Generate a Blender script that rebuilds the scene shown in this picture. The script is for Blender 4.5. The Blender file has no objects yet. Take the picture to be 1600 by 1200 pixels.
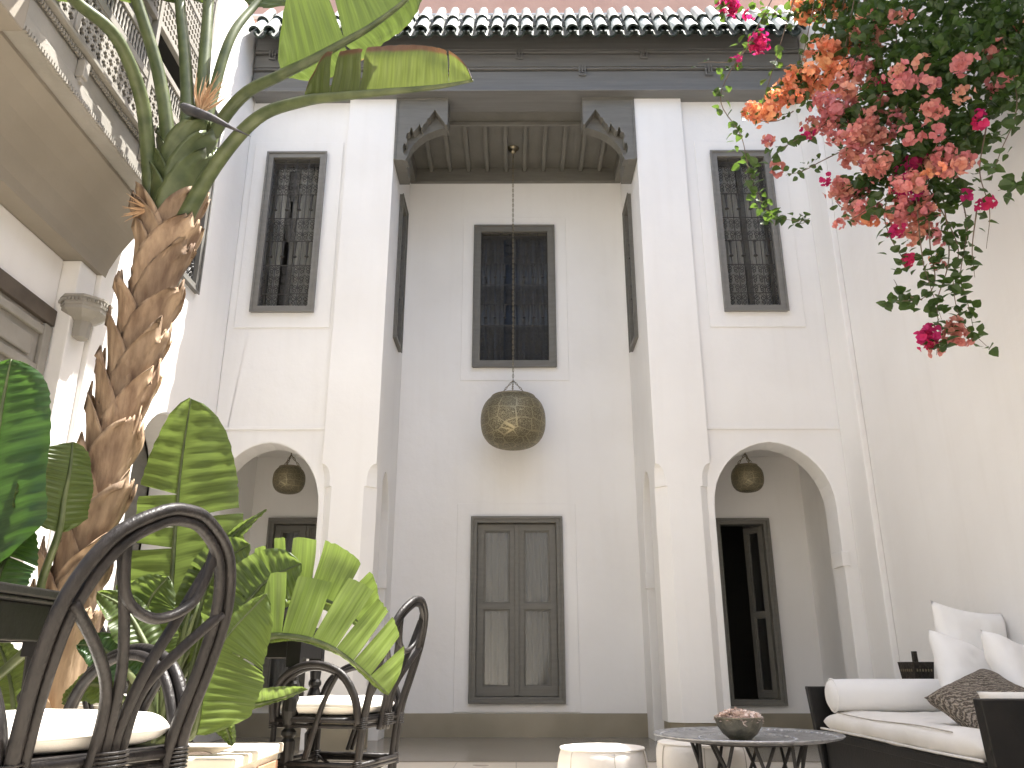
import bpy, bmesh, math, random
from mathutils import Vector, Matrix, noise
R = math.radians
scene = bpy.context.scene
col = scene.collection

# ------------------------------------------------------------------ camera
cam_data = bpy.data.cameras.new('camera'); cam = bpy.data.objects.new('camera', cam_data); col.objects.link(cam)
cam.location = (0, 0, 0.62)
cam.rotation_euler = (R(90 + 19.014), 0, R(0.27))
cam_data.sensor_width = 36.0
cam_data.lens = 36.0 * 1275 / 1600
cam_data.clip_start = 0.05; cam_data.clip_end = 500
scene.camera = cam
# ------------------------------------------------------------------ sky, sun, exposure
SUN = Vector((0.36, 0.12, 1.0)).normalized()
world = bpy.data.worlds.new('World'); scene.world = world; world.use_nodes = True
wn = world.node_tree.nodes; wl = world.node_tree.links
sky = wn.new('ShaderNodeTexSky'); sky.sky_type = 'NISHITA'; sky.sun_disc = False
sky.sun_elevation = math.asin(SUN.z); sky.sun_rotation = math.atan2(SUN.x, SUN.y)
bg = wn['Background']; bg.inputs['Strength'].default_value = 0.115
sky.air_density = 1.0; sky.dust_density = 4.0; sky.ozone_density = 0.6
wl.new(sky.outputs['Color'], bg.inputs['Color'])
sd = bpy.data.lights.new('sun', 'SUN'); sd.energy = 5.0; sd.angle = R(0.5); sd.color = (1.0, 0.96, 0.90)
so = bpy.data.objects.new('sun', sd); col.objects.link(so); so.rotation_euler = SUN.to_track_quat('Z', 'Y').to_euler(); so.location = (3, 3, 20)
vs = scene.view_settings
vs.view_transform = 'Standard'; vs.look = 'None'; vs.exposure = 1.84; vs.gamma = 1.0; vs.use_curve_mapping = False
scene.cycles.max_bounces = 8; scene.cycles.diffuse_bounces = 6; scene.cycles.transparent_max_bounces = 12

# ------------------------------------------------------------------ helpers
rnd = random.Random(7)
def tag(o, label=None, cat=None, group=None, kind=None):
    if label: o['label'] = label
    if cat: o['category'] = cat
    if group: o['group'] = group
    if kind: o['kind'] = kind
    return o
def empty(name, loc=(0, 0, 0), rz=0, parent=None):
    o = bpy.data.objects.new(name, None); col.objects.link(o)
    o.location = loc; o.rotation_euler = (0, 0, rz); o.empty_display_size = 0.1
    if parent: o.parent = parent
    return o
def inst(name, mesh, parent=None, loc=(0, 0, 0), rot=(0, 0, 0), scale=(1, 1, 1)):
    o = bpy.data.objects.new(name, mesh); col.objects.link(o)
    if parent: o.parent = parent
    o.location = loc; o.rotation_euler = rot; o.scale = scale
    return o
def copy_tree(o, parent=None):
    c = o.copy(); col.objects.link(c); c.parent = parent
    for ch in list(o.children): copy_tree(ch, c)
    return c
def cr(pts, n):
    """n+1 points of a Catmull-Rom curve through pts"""
    P = [Vector(p) for p in pts]
    if len(P) == 2: return [P[0].lerp(P[1], i / n) for i in range(n + 1)]
    P = [P[0] * 2 - P[1]] + P + [P[-1] * 2 - P[-2]]
    m = len(P) - 3; out = []
    for i in range(n + 1):
        x = i / n * m; k = min(int(x), m - 1); t = x - k
        a, b, c, d = P[k:k + 4]
        out.append(0.5 * ((2 * b) + (c - a) * t + (2 * a - 5 * b + 4 * c - d) * t * t + (3 * b - a - 3 * c + d) * t ** 3))
    return out
class MB:
    def __init__(s): s.v = []; s.f = []; s.uv = {}; s.mi = []; s.cur = 0
    def face(s, idx, uv=None):
        if uv: s.uv[len(s.f)] = uv
        s.f.append(tuple(idx)); s.mi.append(s.cur)
    def box(s, x0, x1, y0, y1, z0, z1):
        b = len(s.v)
        s.v += [(x0, y0, z0), (x1, y0, z0), (x1, y1, z0), (x0, y1, z0), (x0, y0, z1), (x1, y0, z1), (x1, y1, z1), (x0, y1, z1)]
        for q in ((0, 3, 2, 1), (4, 5, 6, 7), (0, 1, 5, 4), (1, 2, 6, 5), (2, 3, 7, 6), (3, 0, 4, 7)): s.face([b + i for i in q])
        return s
    def bar(s, a, b, w, d, up=(0, 0, 1)):
        a = Vector(a); b = Vector(b); t = (b - a).normalized(); u = Vector(up)
        x = t.cross(u)
        if x.length < 1e-4: x = t.cross(Vector((1, 0, 0)))
        x.normalize(); y = x.cross(t); k = len(s.v)
        for p in (a, b):
            for sx, sy in ((-1, -1), (1, -1), (1, 1), (-1, 1)): s.v.append(tuple(p + x * w / 2 * sx + y * d / 2 * sy))
        for q in ((0, 1, 2, 3), (7, 6, 5, 4), (0, 4, 5, 1), (1, 5, 6, 2), (2, 6, 7, 3), (3, 7, 4, 0)): s.face([k + i for i in q])
        return s
    def tube(s, pts, r, n=8, cap=True, flat=1.0, closed=False):
        P = [Vector(p) for p in pts]; m = len(P)
        rs = r if isinstance(r, (list, tuple)) else [r] * m
        T = []
        for i in range(m):
            if closed: t = P[(i + 1) % m] - P[i - 1]
            else: t = P[min(i + 1, m - 1)] - P[max(i - 1, 0)]
            T.append(t.normalized() if t.length > 1e-9 else Vector((0, 0, 1)))
        x = T[0].orthogonal().normalized() if abs(T[0].z) < .95 else T[0].cross(Vector((0, 1, 0))).normalized()
        if abs(T[0].z) < .95: x = T[0].cross(Vector((0, 0, 1))).normalized()
        k = len(s.v)
        for i in range(m):
            x = (x - T[i] * x.dot(T[i])).normalized(); y = T[i].cross(x)
            for j in range(n):
                a = 2 * math.pi * j / n
                s.v.append(tuple(P[i] + x * math.cos(a) * rs[i] + y * math.sin(a) * rs[i] * flat))
        for i in range(m if closed else m - 1):
            i2 = (i + 1) % m
            for j in range(n):
                j2 = (j + 1) % n
                s.face((k + i * n + j, k + i * n + j2, k + i2 * n + j2, k + i2 * n + j), ((i / m, j / n), (i / m, (j + 1) / n), ((i + 1) / m, (j + 1) / n), ((i + 1) / m, j / n)))
        if cap and not closed:
            s.face([k + j for j in range(n)][::-1]); s.face([k + (m - 1) * n + j for j in range(n)])
        return s
    def lathe(s, prof, c=(0, 0, 0), n=20, sx=1, sy=1):
        k = len(s.v); m = len(prof)
        for r, z in prof:
            for j in range(n):
                a = 2 * math.pi * (j + .5) / n
                s.v.append((c[0] + r * math.cos(a) * sx, c[1] + r * math.sin(a) * sy, c[2] + z))
        for i in range(m - 1):
            for j in range(n):
                j2 = (j + 1) % n
                s.face((k + i * n + j, k + i * n + j2, k + (i + 1) * n + j2, k + (i + 1) * n + j), ((j / n, i / (m - 1)), ((j + 1) / n, i / (m - 1)), ((j + 1) / n, (i + 1) / (m - 1)), (j / n, (i + 1) / (m - 1))))
        if prof[0][0] > 1e-5: s.face([k + j for j in range(n)][::-1])
        if prof[-1][0] > 1e-5: s.face([k + (m - 1) * n + j for j in range(n)])
        return s
    def loft(s, rings, cap=True):
        k = len(s.v); n = len(rings[0])
        for r in rings: s.v += [tuple(p) for p in r]
        for i in range(len(rings) - 1):
            for j in range(n):
                j2 = (j + 1) % n
                s.face((k + i * n + j, k + i * n + j2, k + (i + 1) * n + j2, k + (i + 1) * n + j))
        if cap:
            s.face([k + j for j in range(n)][::-1]); s.face([k + (len(rings) - 1) * n + j for j in range(n)])
        return s
    def grid(s, rows, uv=True, two=False):
        k = len(s.v); a = len(rows); b = len(rows[0])
        for r in rows: s.v += [tuple(p) for p in r]
        for i in range(a - 1):
            for j in range(b - 1):
                s.face((k + i * b + j, k + (i + 1) * b + j, k + (i + 1) * b + j + 1, k + i * b + j + 1),
                       ((i / (a - 1), j / (b - 1)), ((i + 1) / (a - 1), j / (b - 1)), ((i + 1) / (a - 1), (j + 1) / (b - 1)), (i / (a - 1), (j + 1) / (b - 1))))
        return s
    def mesh(s, name, mats, smooth=False, recalc=True):
        me = bpy.data.meshes.new(name); me.from_pydata(s.v, [], s.f)
        if not isinstance(mats, (list, tuple)): mats = [mats]
        for m in mats: me.materials.append(m)
        if len(mats) > 1: me.polygons.foreach_set('material_index', s.mi)
        if s.uv:
            u = me.uv_layers.new(name='UVMap'); d = u.data
            for p in me.polygons:
                q = s.uv.get(p.index)
                if q:
                    for li, c in zip(p.loop_indices, q): d[li].uv = c
        if recalc:
            bm = bmesh.new(); bm.from_mesh(me); bmesh.ops.recalc_face_normals(bm, faces=bm.faces); bm.to_mesh(me); bm.free()
        if smooth: me.polygons.foreach_set('use_smooth', [True] * len(me.polygons))
        me.update(); return me
    def build(s, name, mats, parent=None, smooth=False, bevel=0, loc=(0, 0, 0), recalc=True, sub=0):
        o = inst(name, s.mesh(name, mats, smooth, recalc), parent, loc)
        if bevel: add_bevel(o, bevel)
        if sub:
            m = o.modifiers.new('sub', 'SUBSURF'); m.levels = m.render_levels = sub
        return o
def add_bevel(o, w, seg=2):
    b = o.modifiers.new('bevel', 'BEVEL'); b.width = w; b.segments = seg; b.limit_method = 'ANGLE'; b.angle_limit = R(40)
    return o
def plate_mesh(name, outline, holes, t0, t1, axis, m):
    """solid sheet cut from a 2D outline with holes; axis 'Y': outline is (x,z), sheet from y=t0 to t1; axis 'X': outline is (y,z)"""
    cu = bpy.data.curves.new(name, 'CURVE'); cu.dimensions = '2D'; cu.fill_mode = 'BOTH'; cu.extrude = abs(t1 - t0) / 2
    for loop in [outline] + list(holes):
        sp = cu.splines.new('POLY'); sp.points.add(len(loop) - 1); sp.use_cyclic_u = True
        for p, q in zip(sp.points, loop): p.co = (q[0], q[1], 0, 1)
    tmp = bpy.data.objects.new(name, cu); me = bpy.data.meshes.new_from_object(tmp)
    bpy.data.objects.remove(tmp); bpy.data.curves.remove(cu)
    c = (t0 + t1) / 2
    if axis == 'Y': M = Matrix(((1, 0, 0, 0), (0, 0, -1, c), (0, 1, 0, 0), (0, 0, 0, 1)))
    elif axis == 'X': M = Matrix(((0, 0, 1, c), (1, 0, 0, 0), (0, 1, 0, 0), (0, 0, 0, 1)))
    else: M = Matrix.Translation((0, 0, c))
    me.transform(M)
    bm = bmesh.new(); bm.from_mesh(me); bmesh.ops.remove_doubles(bm, verts=bm.verts, dist=1e-5); bmesh.ops.recalc_face_normals(bm, faces=bm.faces); bm.to_mesh(me); bm.free()
    me.materials.clear(); me.materials.append(m); me.name = name
    me.polygons.foreach_set('use_smooth', [False] * len(me.polygons))
    return me
def plate(name, outline, holes, t0, t1, axis, m, parent=None, bevel=0):
    o = inst(name, plate_mesh(name, outline, holes, t0, t1, axis, m), parent)
    if bevel: add_bevel(o, bevel)
    return o
def rect(a0, a1, b0, b1): return [(a0, b0), (a1, b0), (a1, b1), (a0, b1)]

# ------------------------------------------------------------------ materials
def newmat(name):
    m = bpy.data.materials.new(name); m.use_nodes = True
    return m, m.node_tree.nodes, m.node_tree.links, m.node_tree.nodes['Principled BSDF']
def mat(name, c, rough=.6, metal=0, c2=None, scale=6, bump=0, bscale=60, stretch=None, spec=None, coat=0, detail=6, lo=.35, hi=.65):
    m, N, L, b = newmat(name)
    b.inputs['Roughness'].default_value = rough; b.inputs['Metallic'].default_value = metal
    if spec is not None: b.inputs['Specular IOR Level'].default_value = spec
    if coat: b.inputs['Coat Weight'].default_value = coat; b.inputs['Coat Roughness'].default_value = .1
    tc = N.new('ShaderNodeTexCoord'); mp = N.new('ShaderNodeMapping'); L.new(tc.outputs['Object'], mp.inputs['Vector'])
    if stretch: mp.inputs['Scale'].default_value = stretch
    if c2:
        t = N.new('ShaderNodeTexNoise'); t.inputs['Scale'].default_value = scale; t.inputs['Detail'].default_value = detail
        L.new(mp.outputs[0], t.inputs['Vector'])
        r = N.new('ShaderNodeValToRGB'); L.new(t.outputs['Fac'], r.inputs['Fac'])
        r.color_ramp.elements[0].position = lo; r.color_ramp.elements[1].position = hi
        r.color_ramp.elements[0].color = (*c, 1); r.color_ramp.elements[1].color = (*c2, 1)
        L.new(r.outputs['Color'], b.inputs['Base Color'])
    else: b.inputs['Base Color'].default_value = (*c, 1)
    if bump:
        t = N.new('ShaderNodeTexNoise'); t.inputs['Scale'].default_value = bscale; t.inputs['Detail'].default_value = 5
        L.new(mp.outputs[0], t.inputs['Vector'])
        bp = N.new('ShaderNodeBump'); bp.inputs['Strength'].default_value = bump; bp.inputs['Distance'].default_value = .01
        L.new(t.outputs['Fac'], bp.inputs['Height']); L.new(bp.outputs['Normal'], b.inputs['Normal'])
    return m
def plaster_mat():
    m, N, L, b = newmat('white_plaster')
    tc = N.new('ShaderNodeTexCoord'); g = N.new('ShaderNodeNewGeometry')
    n1 = N.new('ShaderNodeTexNoise'); n1.inputs['Scale'].default_value = 1.3; n1.inputs['Detail'].default_value = 8; L.new(g.outputs['Position'], n1.inputs['Vector'])
    r = N.new('ShaderNodeValToRGB'); L.new(n1.outputs['Fac'], r.inputs['Fac'])
    r.color_ramp.elements[0].position = .3; r.color_ramp.elements[1].position = .7
    r.color_ramp.elements[0].color = (.80, .785, .76, 1); r.color_ramp.elements[1].color = (.85, .84, .82, 1)
    # faint rain streaks with a shape of their own
    mp = N.new('ShaderNodeMapping'); mp.inputs['Scale'].default_value = (7, 7, .5); L.new(g.outputs['Position'], mp.inputs['Vector'])
    n3 = N.new('ShaderNodeTexNoise'); n3.inputs['Scale'].default_value = 1.5; n3.inputs['Detail'].default_value = 5; L.new(mp.outputs[0], n3.inputs['Vector'])
    r3 = N.new('ShaderNodeValToRGB'); L.new(n3.outputs['Fac'], r3.inputs['Fac'])
    r3.color_ramp.elements[0].position = .30; r3.color_ramp.elements[0].color = (.982, .98, .976, 1); r3.color_ramp.elements[1].position = .48; r3.color_ramp.elements[1].color = (1, 1, 1, 1)
    mx = N.new('ShaderNodeMix'); mx.data_type = 'RGBA'; mx.blend_type = 'MULTIPLY'; mx.inputs[0].default_value = 1
    L.new(r.outputs[0], mx.inputs[6]); L.new(r3.outputs[0], mx.inputs[7]); L.new(mx.outputs[2], b.inputs['Base Color'])
    b.inputs['Roughness'].default_value = .75; b.inputs['Specular IOR Level'].default_value = .25
    n2 = N.new('ShaderNodeTexNoise'); n2.inputs['Scale'].default_value = 9; n2.inputs['Detail'].default_value = 8; L.new(g.outputs['Position'], n2.inputs['Vector'])
    n4 = N.new('ShaderNodeTexNoise'); n4.inputs['Scale'].default_value = 90; n4.inputs['Detail'].default_value = 3; L.new(g.outputs['Position'], n4.inputs['Vector'])
    ad = N.new('ShaderNodeMath'); ad.operation = 'MULTIPLY_ADD'; ad.inputs[1].default_value = .12; L.new(n4.outputs['Fac'], ad.inputs[0]); L.new(n2.outputs['Fac'], ad.inputs[2])
    bp = N.new('ShaderNodeBump'); bp.inputs['Strength'].default_value = .35; bp.inputs['Distance'].default_value = .012; L.new(ad.outputs[0], bp.inputs['Height']); L.new(bp.outputs[0], b.inputs['Normal'])
    return m
def leaf_mat(name, front, back, edge=(.25, .12, .04), veins=90, edge_amt=.96, trans=.5):
    m, N, L, b = newmat(name)
    uv = N.new('ShaderNodeUVMap'); sp = N.new('ShaderNodeSeparateXYZ'); L.new(uv.outputs[0], sp.inputs[0])
    mu = N.new('ShaderNodeMath'); mu.operation = 'MULTIPLY'; mu.inputs[1].default_value = veins; L.new(sp.outputs[0], mu.inputs[0])
    cx = N.new('ShaderNodeCombineXYZ'); L.new(mu.outputs[0], cx.inputs[0]); L.new(sp.outputs[1], cx.inputs[1])
    nz = N.new('ShaderNodeTexNoise'); nz.inputs['Scale'].default_value = 1.0; nz.inputs['Detail'].default_value = 3; L.new(cx.outputs[0], nz.inputs['Vector'])
    tc = N.new('ShaderNodeTexCoord'); big = N.new('ShaderNodeTexNoise'); big.inputs['Scale'].default_value = 5; L.new(tc.outputs['Object'], big.inputs['Vector'])
    def ramp(c, k):
        r = N.new('ShaderNodeValToRGB'); L.new(nz.outputs['Fac'], r.inputs['Fac'])
        r.color_ramp.elements[0].position = .3; r.color_ramp.elements[1].position = .7
        r.color_ramp.elements[0].color = (*[x * k for x in c], 1); r.color_ramp.elements[1].color = (*c, 1)
        return r
    # worn brown rim
    ea = N.new('ShaderNodeMath'); ea.operation = 'MULTIPLY_ADD'; ea.inputs[1].default_value = .22; L.new(big.outputs['Fac'], ea.inputs[0]); L.new(sp.outputs[1], ea.inputs[2])
    er = N.new('ShaderNodeMapRange'); er.inputs[1].default_value = edge_amt + .08; er.inputs[2].default_value = edge_amt + .15; L.new(ea.outputs[0], er.inputs[0])
    outs = []
    for c in (front, back):
        r = ramp(c, .62); mx = N.new('ShaderNodeMix'); mx.data_type = 'RGBA'; L.new(er.outputs[0], mx.inputs[0]); L.new(r.outputs[0], mx.inputs[6]); mx.inputs[7].default_value = (*edge, 1)
        outs.append(mx.outputs[2])
    L.new(outs[0], b.inputs['Base Color']); b.inputs['Roughness'].default_value = .38
    bp = N.new('ShaderNodeBump'); bp.inputs['Strength'].default_value = .5; bp.inputs['Distance'].default_value = .004; L.new(nz.outputs['Fac'], bp.inputs['Height']); L.new(bp.outputs[0], b.inputs['Normal'])
    tr = N.new('ShaderNodeBsdfTranslucent'); L.new(outs[1], tr.inputs['Color'])
    ms = N.new('ShaderNodeMixShader'); ms.inputs[0].default_value = trans
    L.new(b.outputs[0], ms.inputs[1]); L.new(tr.outputs[0], ms.inputs[2]); L.new(ms.outputs[0], N['Material Output'].inputs['Surface'])
    return m
def soft_leaf(name, c, c2, tcol, trans=.45, rough=.45, scale=9):
    m = mat(name, c, rough, c2=c2, scale=scale); N = m.node_tree.nodes; L = m.node_tree.links
    tr = N.new('ShaderNodeBsdfTranslucent'); tr.inputs['Color'].default_value = (*tcol, 1)
    ms = N.new('ShaderNodeMixShader'); ms.inputs[0].default_value = trans
    L.new(N['Principled BSDF'].outputs[0], ms.inputs[1]); L.new(tr.outputs[0], ms.inputs[2]); L.new(ms.outputs[0], N['Material Output'].inputs['Surface'])
    return m
def vary(m, hue=.03, val=.3):
    N = m.node_tree.nodes; L = m.node_tree.links; b = N['Principled BSDF']; src = b.inputs['Base Color'].links[0].from_socket
    oi = N.new('ShaderNodeObjectInfo'); hs = N.new('ShaderNodeHueSaturation')
    for sock, a, c in (('Hue', .5 - hue, .5 + hue), ('Value', 1 - val, 1 + val * .6)):
        mr = N.new('ShaderNodeMapRange'); mr.inputs[3].default_value = a; mr.inputs[4].default_value = c
        mu = N.new('ShaderNodeMath'); mu.operation = 'FRACT'; ml = N.new('ShaderNodeMath'); ml.operation = 'MULTIPLY'; ml.inputs[1].default_value = 1 if sock == 'Hue' else 7.31
        L.new(oi.outputs['Random'], ml.inputs[0]); L.new(ml.outputs[0], mu.inputs[0]); L.new(mu.outputs[0], mr.inputs[0]); L.new(mr.outputs[0], hs.inputs[sock])
    L.new(src, hs.inputs['Color']); L.new(hs.outputs[0], b.inputs['Base Color'])
    return m
def glass_mat(name, tint=(.75, .77, .76), refl=.08, k=1.0):
    m, N, L, b = newmat(name); N.remove(b)
    t = N.new('ShaderNodeBsdfTransparent'); t.inputs[0].default_value = (*tint, 1)
    g = N.new('ShaderNodeBsdfGlossy'); g.inputs['Roughness'].default_value = .02; g.inputs['Color'].default_value = (.9, .9, .9, 1)
    fr = N.new('ShaderNodeFresnel'); fr.inputs['IOR'].default_value = 1.5
    ad = N.new('ShaderNodeMath'); ad.operation = 'MULTIPLY_ADD'; ad.inputs[1].default_value = k; ad.inputs[2].default_value = refl; L.new(fr.outputs[0], ad.inputs[0])
    ms = N.new('ShaderNodeMixShader'); L.new(ad.outputs[0], ms.inputs[0]); L.new(t.outputs[0], ms.inputs[1]); L.new(g.outputs[0], ms.inputs[2])
    L.new(ms.outputs[0], N['Material Output'].inputs['Surface'])
    return m
def brass_mat():
    m, N, L, b = newmat('pierced_brass')
    tc = N.new('ShaderNodeTexCoord')
    uvm = N.new('ShaderNodeUVMap')
    mp = N.new('ShaderNodeMapping'); mp.inputs['Scale'].default_value = (104, 66, 1); L.new(uvm.outputs[0], mp.inputs['Vector'])
    v = N.new('ShaderNodeTexVoronoi'); v.inputs['Scale'].default_value = 1.0; v.feature = 'DISTANCE_TO_EDGE'; L.new(mp.outputs[0], v.inputs['Vector'])
    mp2 = N.new('ShaderNodeMapping'); mp2.inputs['Scale'].default_value = (13, 7, 1); L.new(uvm.outputs[0], mp2.inputs['Vector'])
    v2 = N.new('ShaderNodeTexVoronoi'); v2.feature = 'DISTANCE_TO_EDGE'; v2.inputs['Scale'].default_value = 1.0; v2.inputs['Randomness'].default_value = .55; L.new(mp2.outputs[0], v2.inputs['Vector'])
    r = N.new('ShaderNodeMapRange'); r.inputs[1].default_value = .05; r.inputs[2].default_value = .12; L.new(v.outputs['Distance'], r.inputs[0])
    r2 = N.new('ShaderNodeMapRange'); r2.inputs[1].default_value = .03; r2.inputs[2].default_value = .045; L.new(v2.outputs['Distance'], r2.inputs[0])
    mn = N.new('ShaderNodeMath'); mn.operation = 'MULTIPLY'; L.new(r.outputs[0], mn.inputs[0]); L.new(r2.outputs[0], mn.inputs[1])
    mx = N.new('ShaderNodeMix'); mx.data_type = 'RGBA'; L.new(mn.outputs[0], mx.inputs[0]); mx.inputs[6].default_value = (.34, .30, .19, 1); mx.inputs[7].default_value = (.15, .13, .085, 1)
    L.new(mx.outputs[2], b.inputs['Base Color'])
    b.inputs['Metallic'].default_value = .85; b.inputs['Roughness'].default_value = .45
    bp = N.new('ShaderNodeBump'); bp.inputs['Strength'].default_value = .6; bp.inputs['Distance'].default_value = .004; bp.invert = True; L.new(mn.outputs[0], bp.inputs['Height']); L.new(bp.outputs[0], b.inputs['Normal'])
    return m
def floor_mat():
    m, N, L, b = newmat('floor_tiles')
    g = N.new('ShaderNodeNewGeometry')
    br = N.new('ShaderNodeTexBrick'); br.offset = 0; br.inputs['Scale'].default_value = 1; br.inputs['Brick Width'].default_value = .4; br.inputs['Row Height'].default_value = .4; br.inputs['Mortar Size'].default_value = .004
    br.inputs['Color1'].default_value = (.56, .50, .41, 1); br.inputs['Color2'].default_value = (.62, .56, .47, 1); br.inputs['Mortar'].default_value = (.34, .30, .25, 1)
    L.new(g.outputs['Position'], br.inputs['Vector']); L.new(br.outputs['Color'], b.inputs['Base Color'])
    n = N.new('ShaderNodeTexNoise'); n.inputs['Scale'].default_value = 3; L.new(g.outputs['Position'], n.inputs['Vector'])
    mr = N.new('ShaderNodeMapRange'); mr.inputs[3].default_value = .2; mr.inputs[4].default_value = .45; L.new(n.outputs['Fac'], mr.inputs[0]); L.new(mr.outputs[0], b.inputs['Roughness'])
    return m
def woven_mat():
    m, N, L, b = newmat('braided_wool')
    tc = N.new('ShaderNodeTexCoord'); w = N.new('ShaderNodeTexWave'); w.wave_type = 'BANDS'; w.bands_direction = 'DIAGONAL'; w.inputs['Scale'].default_value = 26; w.inputs['Distortion'].default_value = 7; w.inputs['Detail Scale'].default_value = 2.5; w.inputs['Detail'].default_value = 3
    L.new(tc.outputs['Object'], w.inputs['Vector'])
    r = N.new('ShaderNodeValToRGB'); L.new(w.outputs['Fac'], r.inputs['Fac']); r.color_ramp.elements[0].color = (.10, .08, .06, 1); r.color_ramp.elements[1].color = (.42, .36, .29, 1)
    L.new(r.outputs[0], b.inputs['Base Color']); b.inputs['Roughness'].default_value = .9
    bp = N.new('ShaderNodeBump'); bp.inputs['Distance'].default_value = .012; L.new(w.outputs['Fac'], bp.inputs['Height']); L.new(bp.outputs[0], b.inputs['Normal'])
    return m
def sheath_mat():
    m = mat('dry_leaf_sheath', (.155, .088, .045), .8, c2=(.40, .27, .155), scale=5, bump=.9, bscale=16, stretch=(3, 3, .55), detail=9)
    N = m.node_tree.nodes; L = m.node_tree.links; b = N['Principled BSDF']; src = b.inputs['Base Color'].links[0].from_socket
    oi = N.new('ShaderNodeObjectInfo'); hs = N.new('ShaderNodeHueSaturation'); mr = N.new('ShaderNodeMapRange'); mr.inputs[3].default_value = .65; mr.inputs[4].default_value = 1.3
    L.new(oi.outputs['Random'], mr.inputs[0]); L.new(mr.outputs[0], hs.inputs['Value']); hs.inputs['Saturation'].default_value = .88; L.new(src, hs.inputs['Color']); L.new(hs.outputs[0], b.inputs['Base Color'])
    return m
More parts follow.
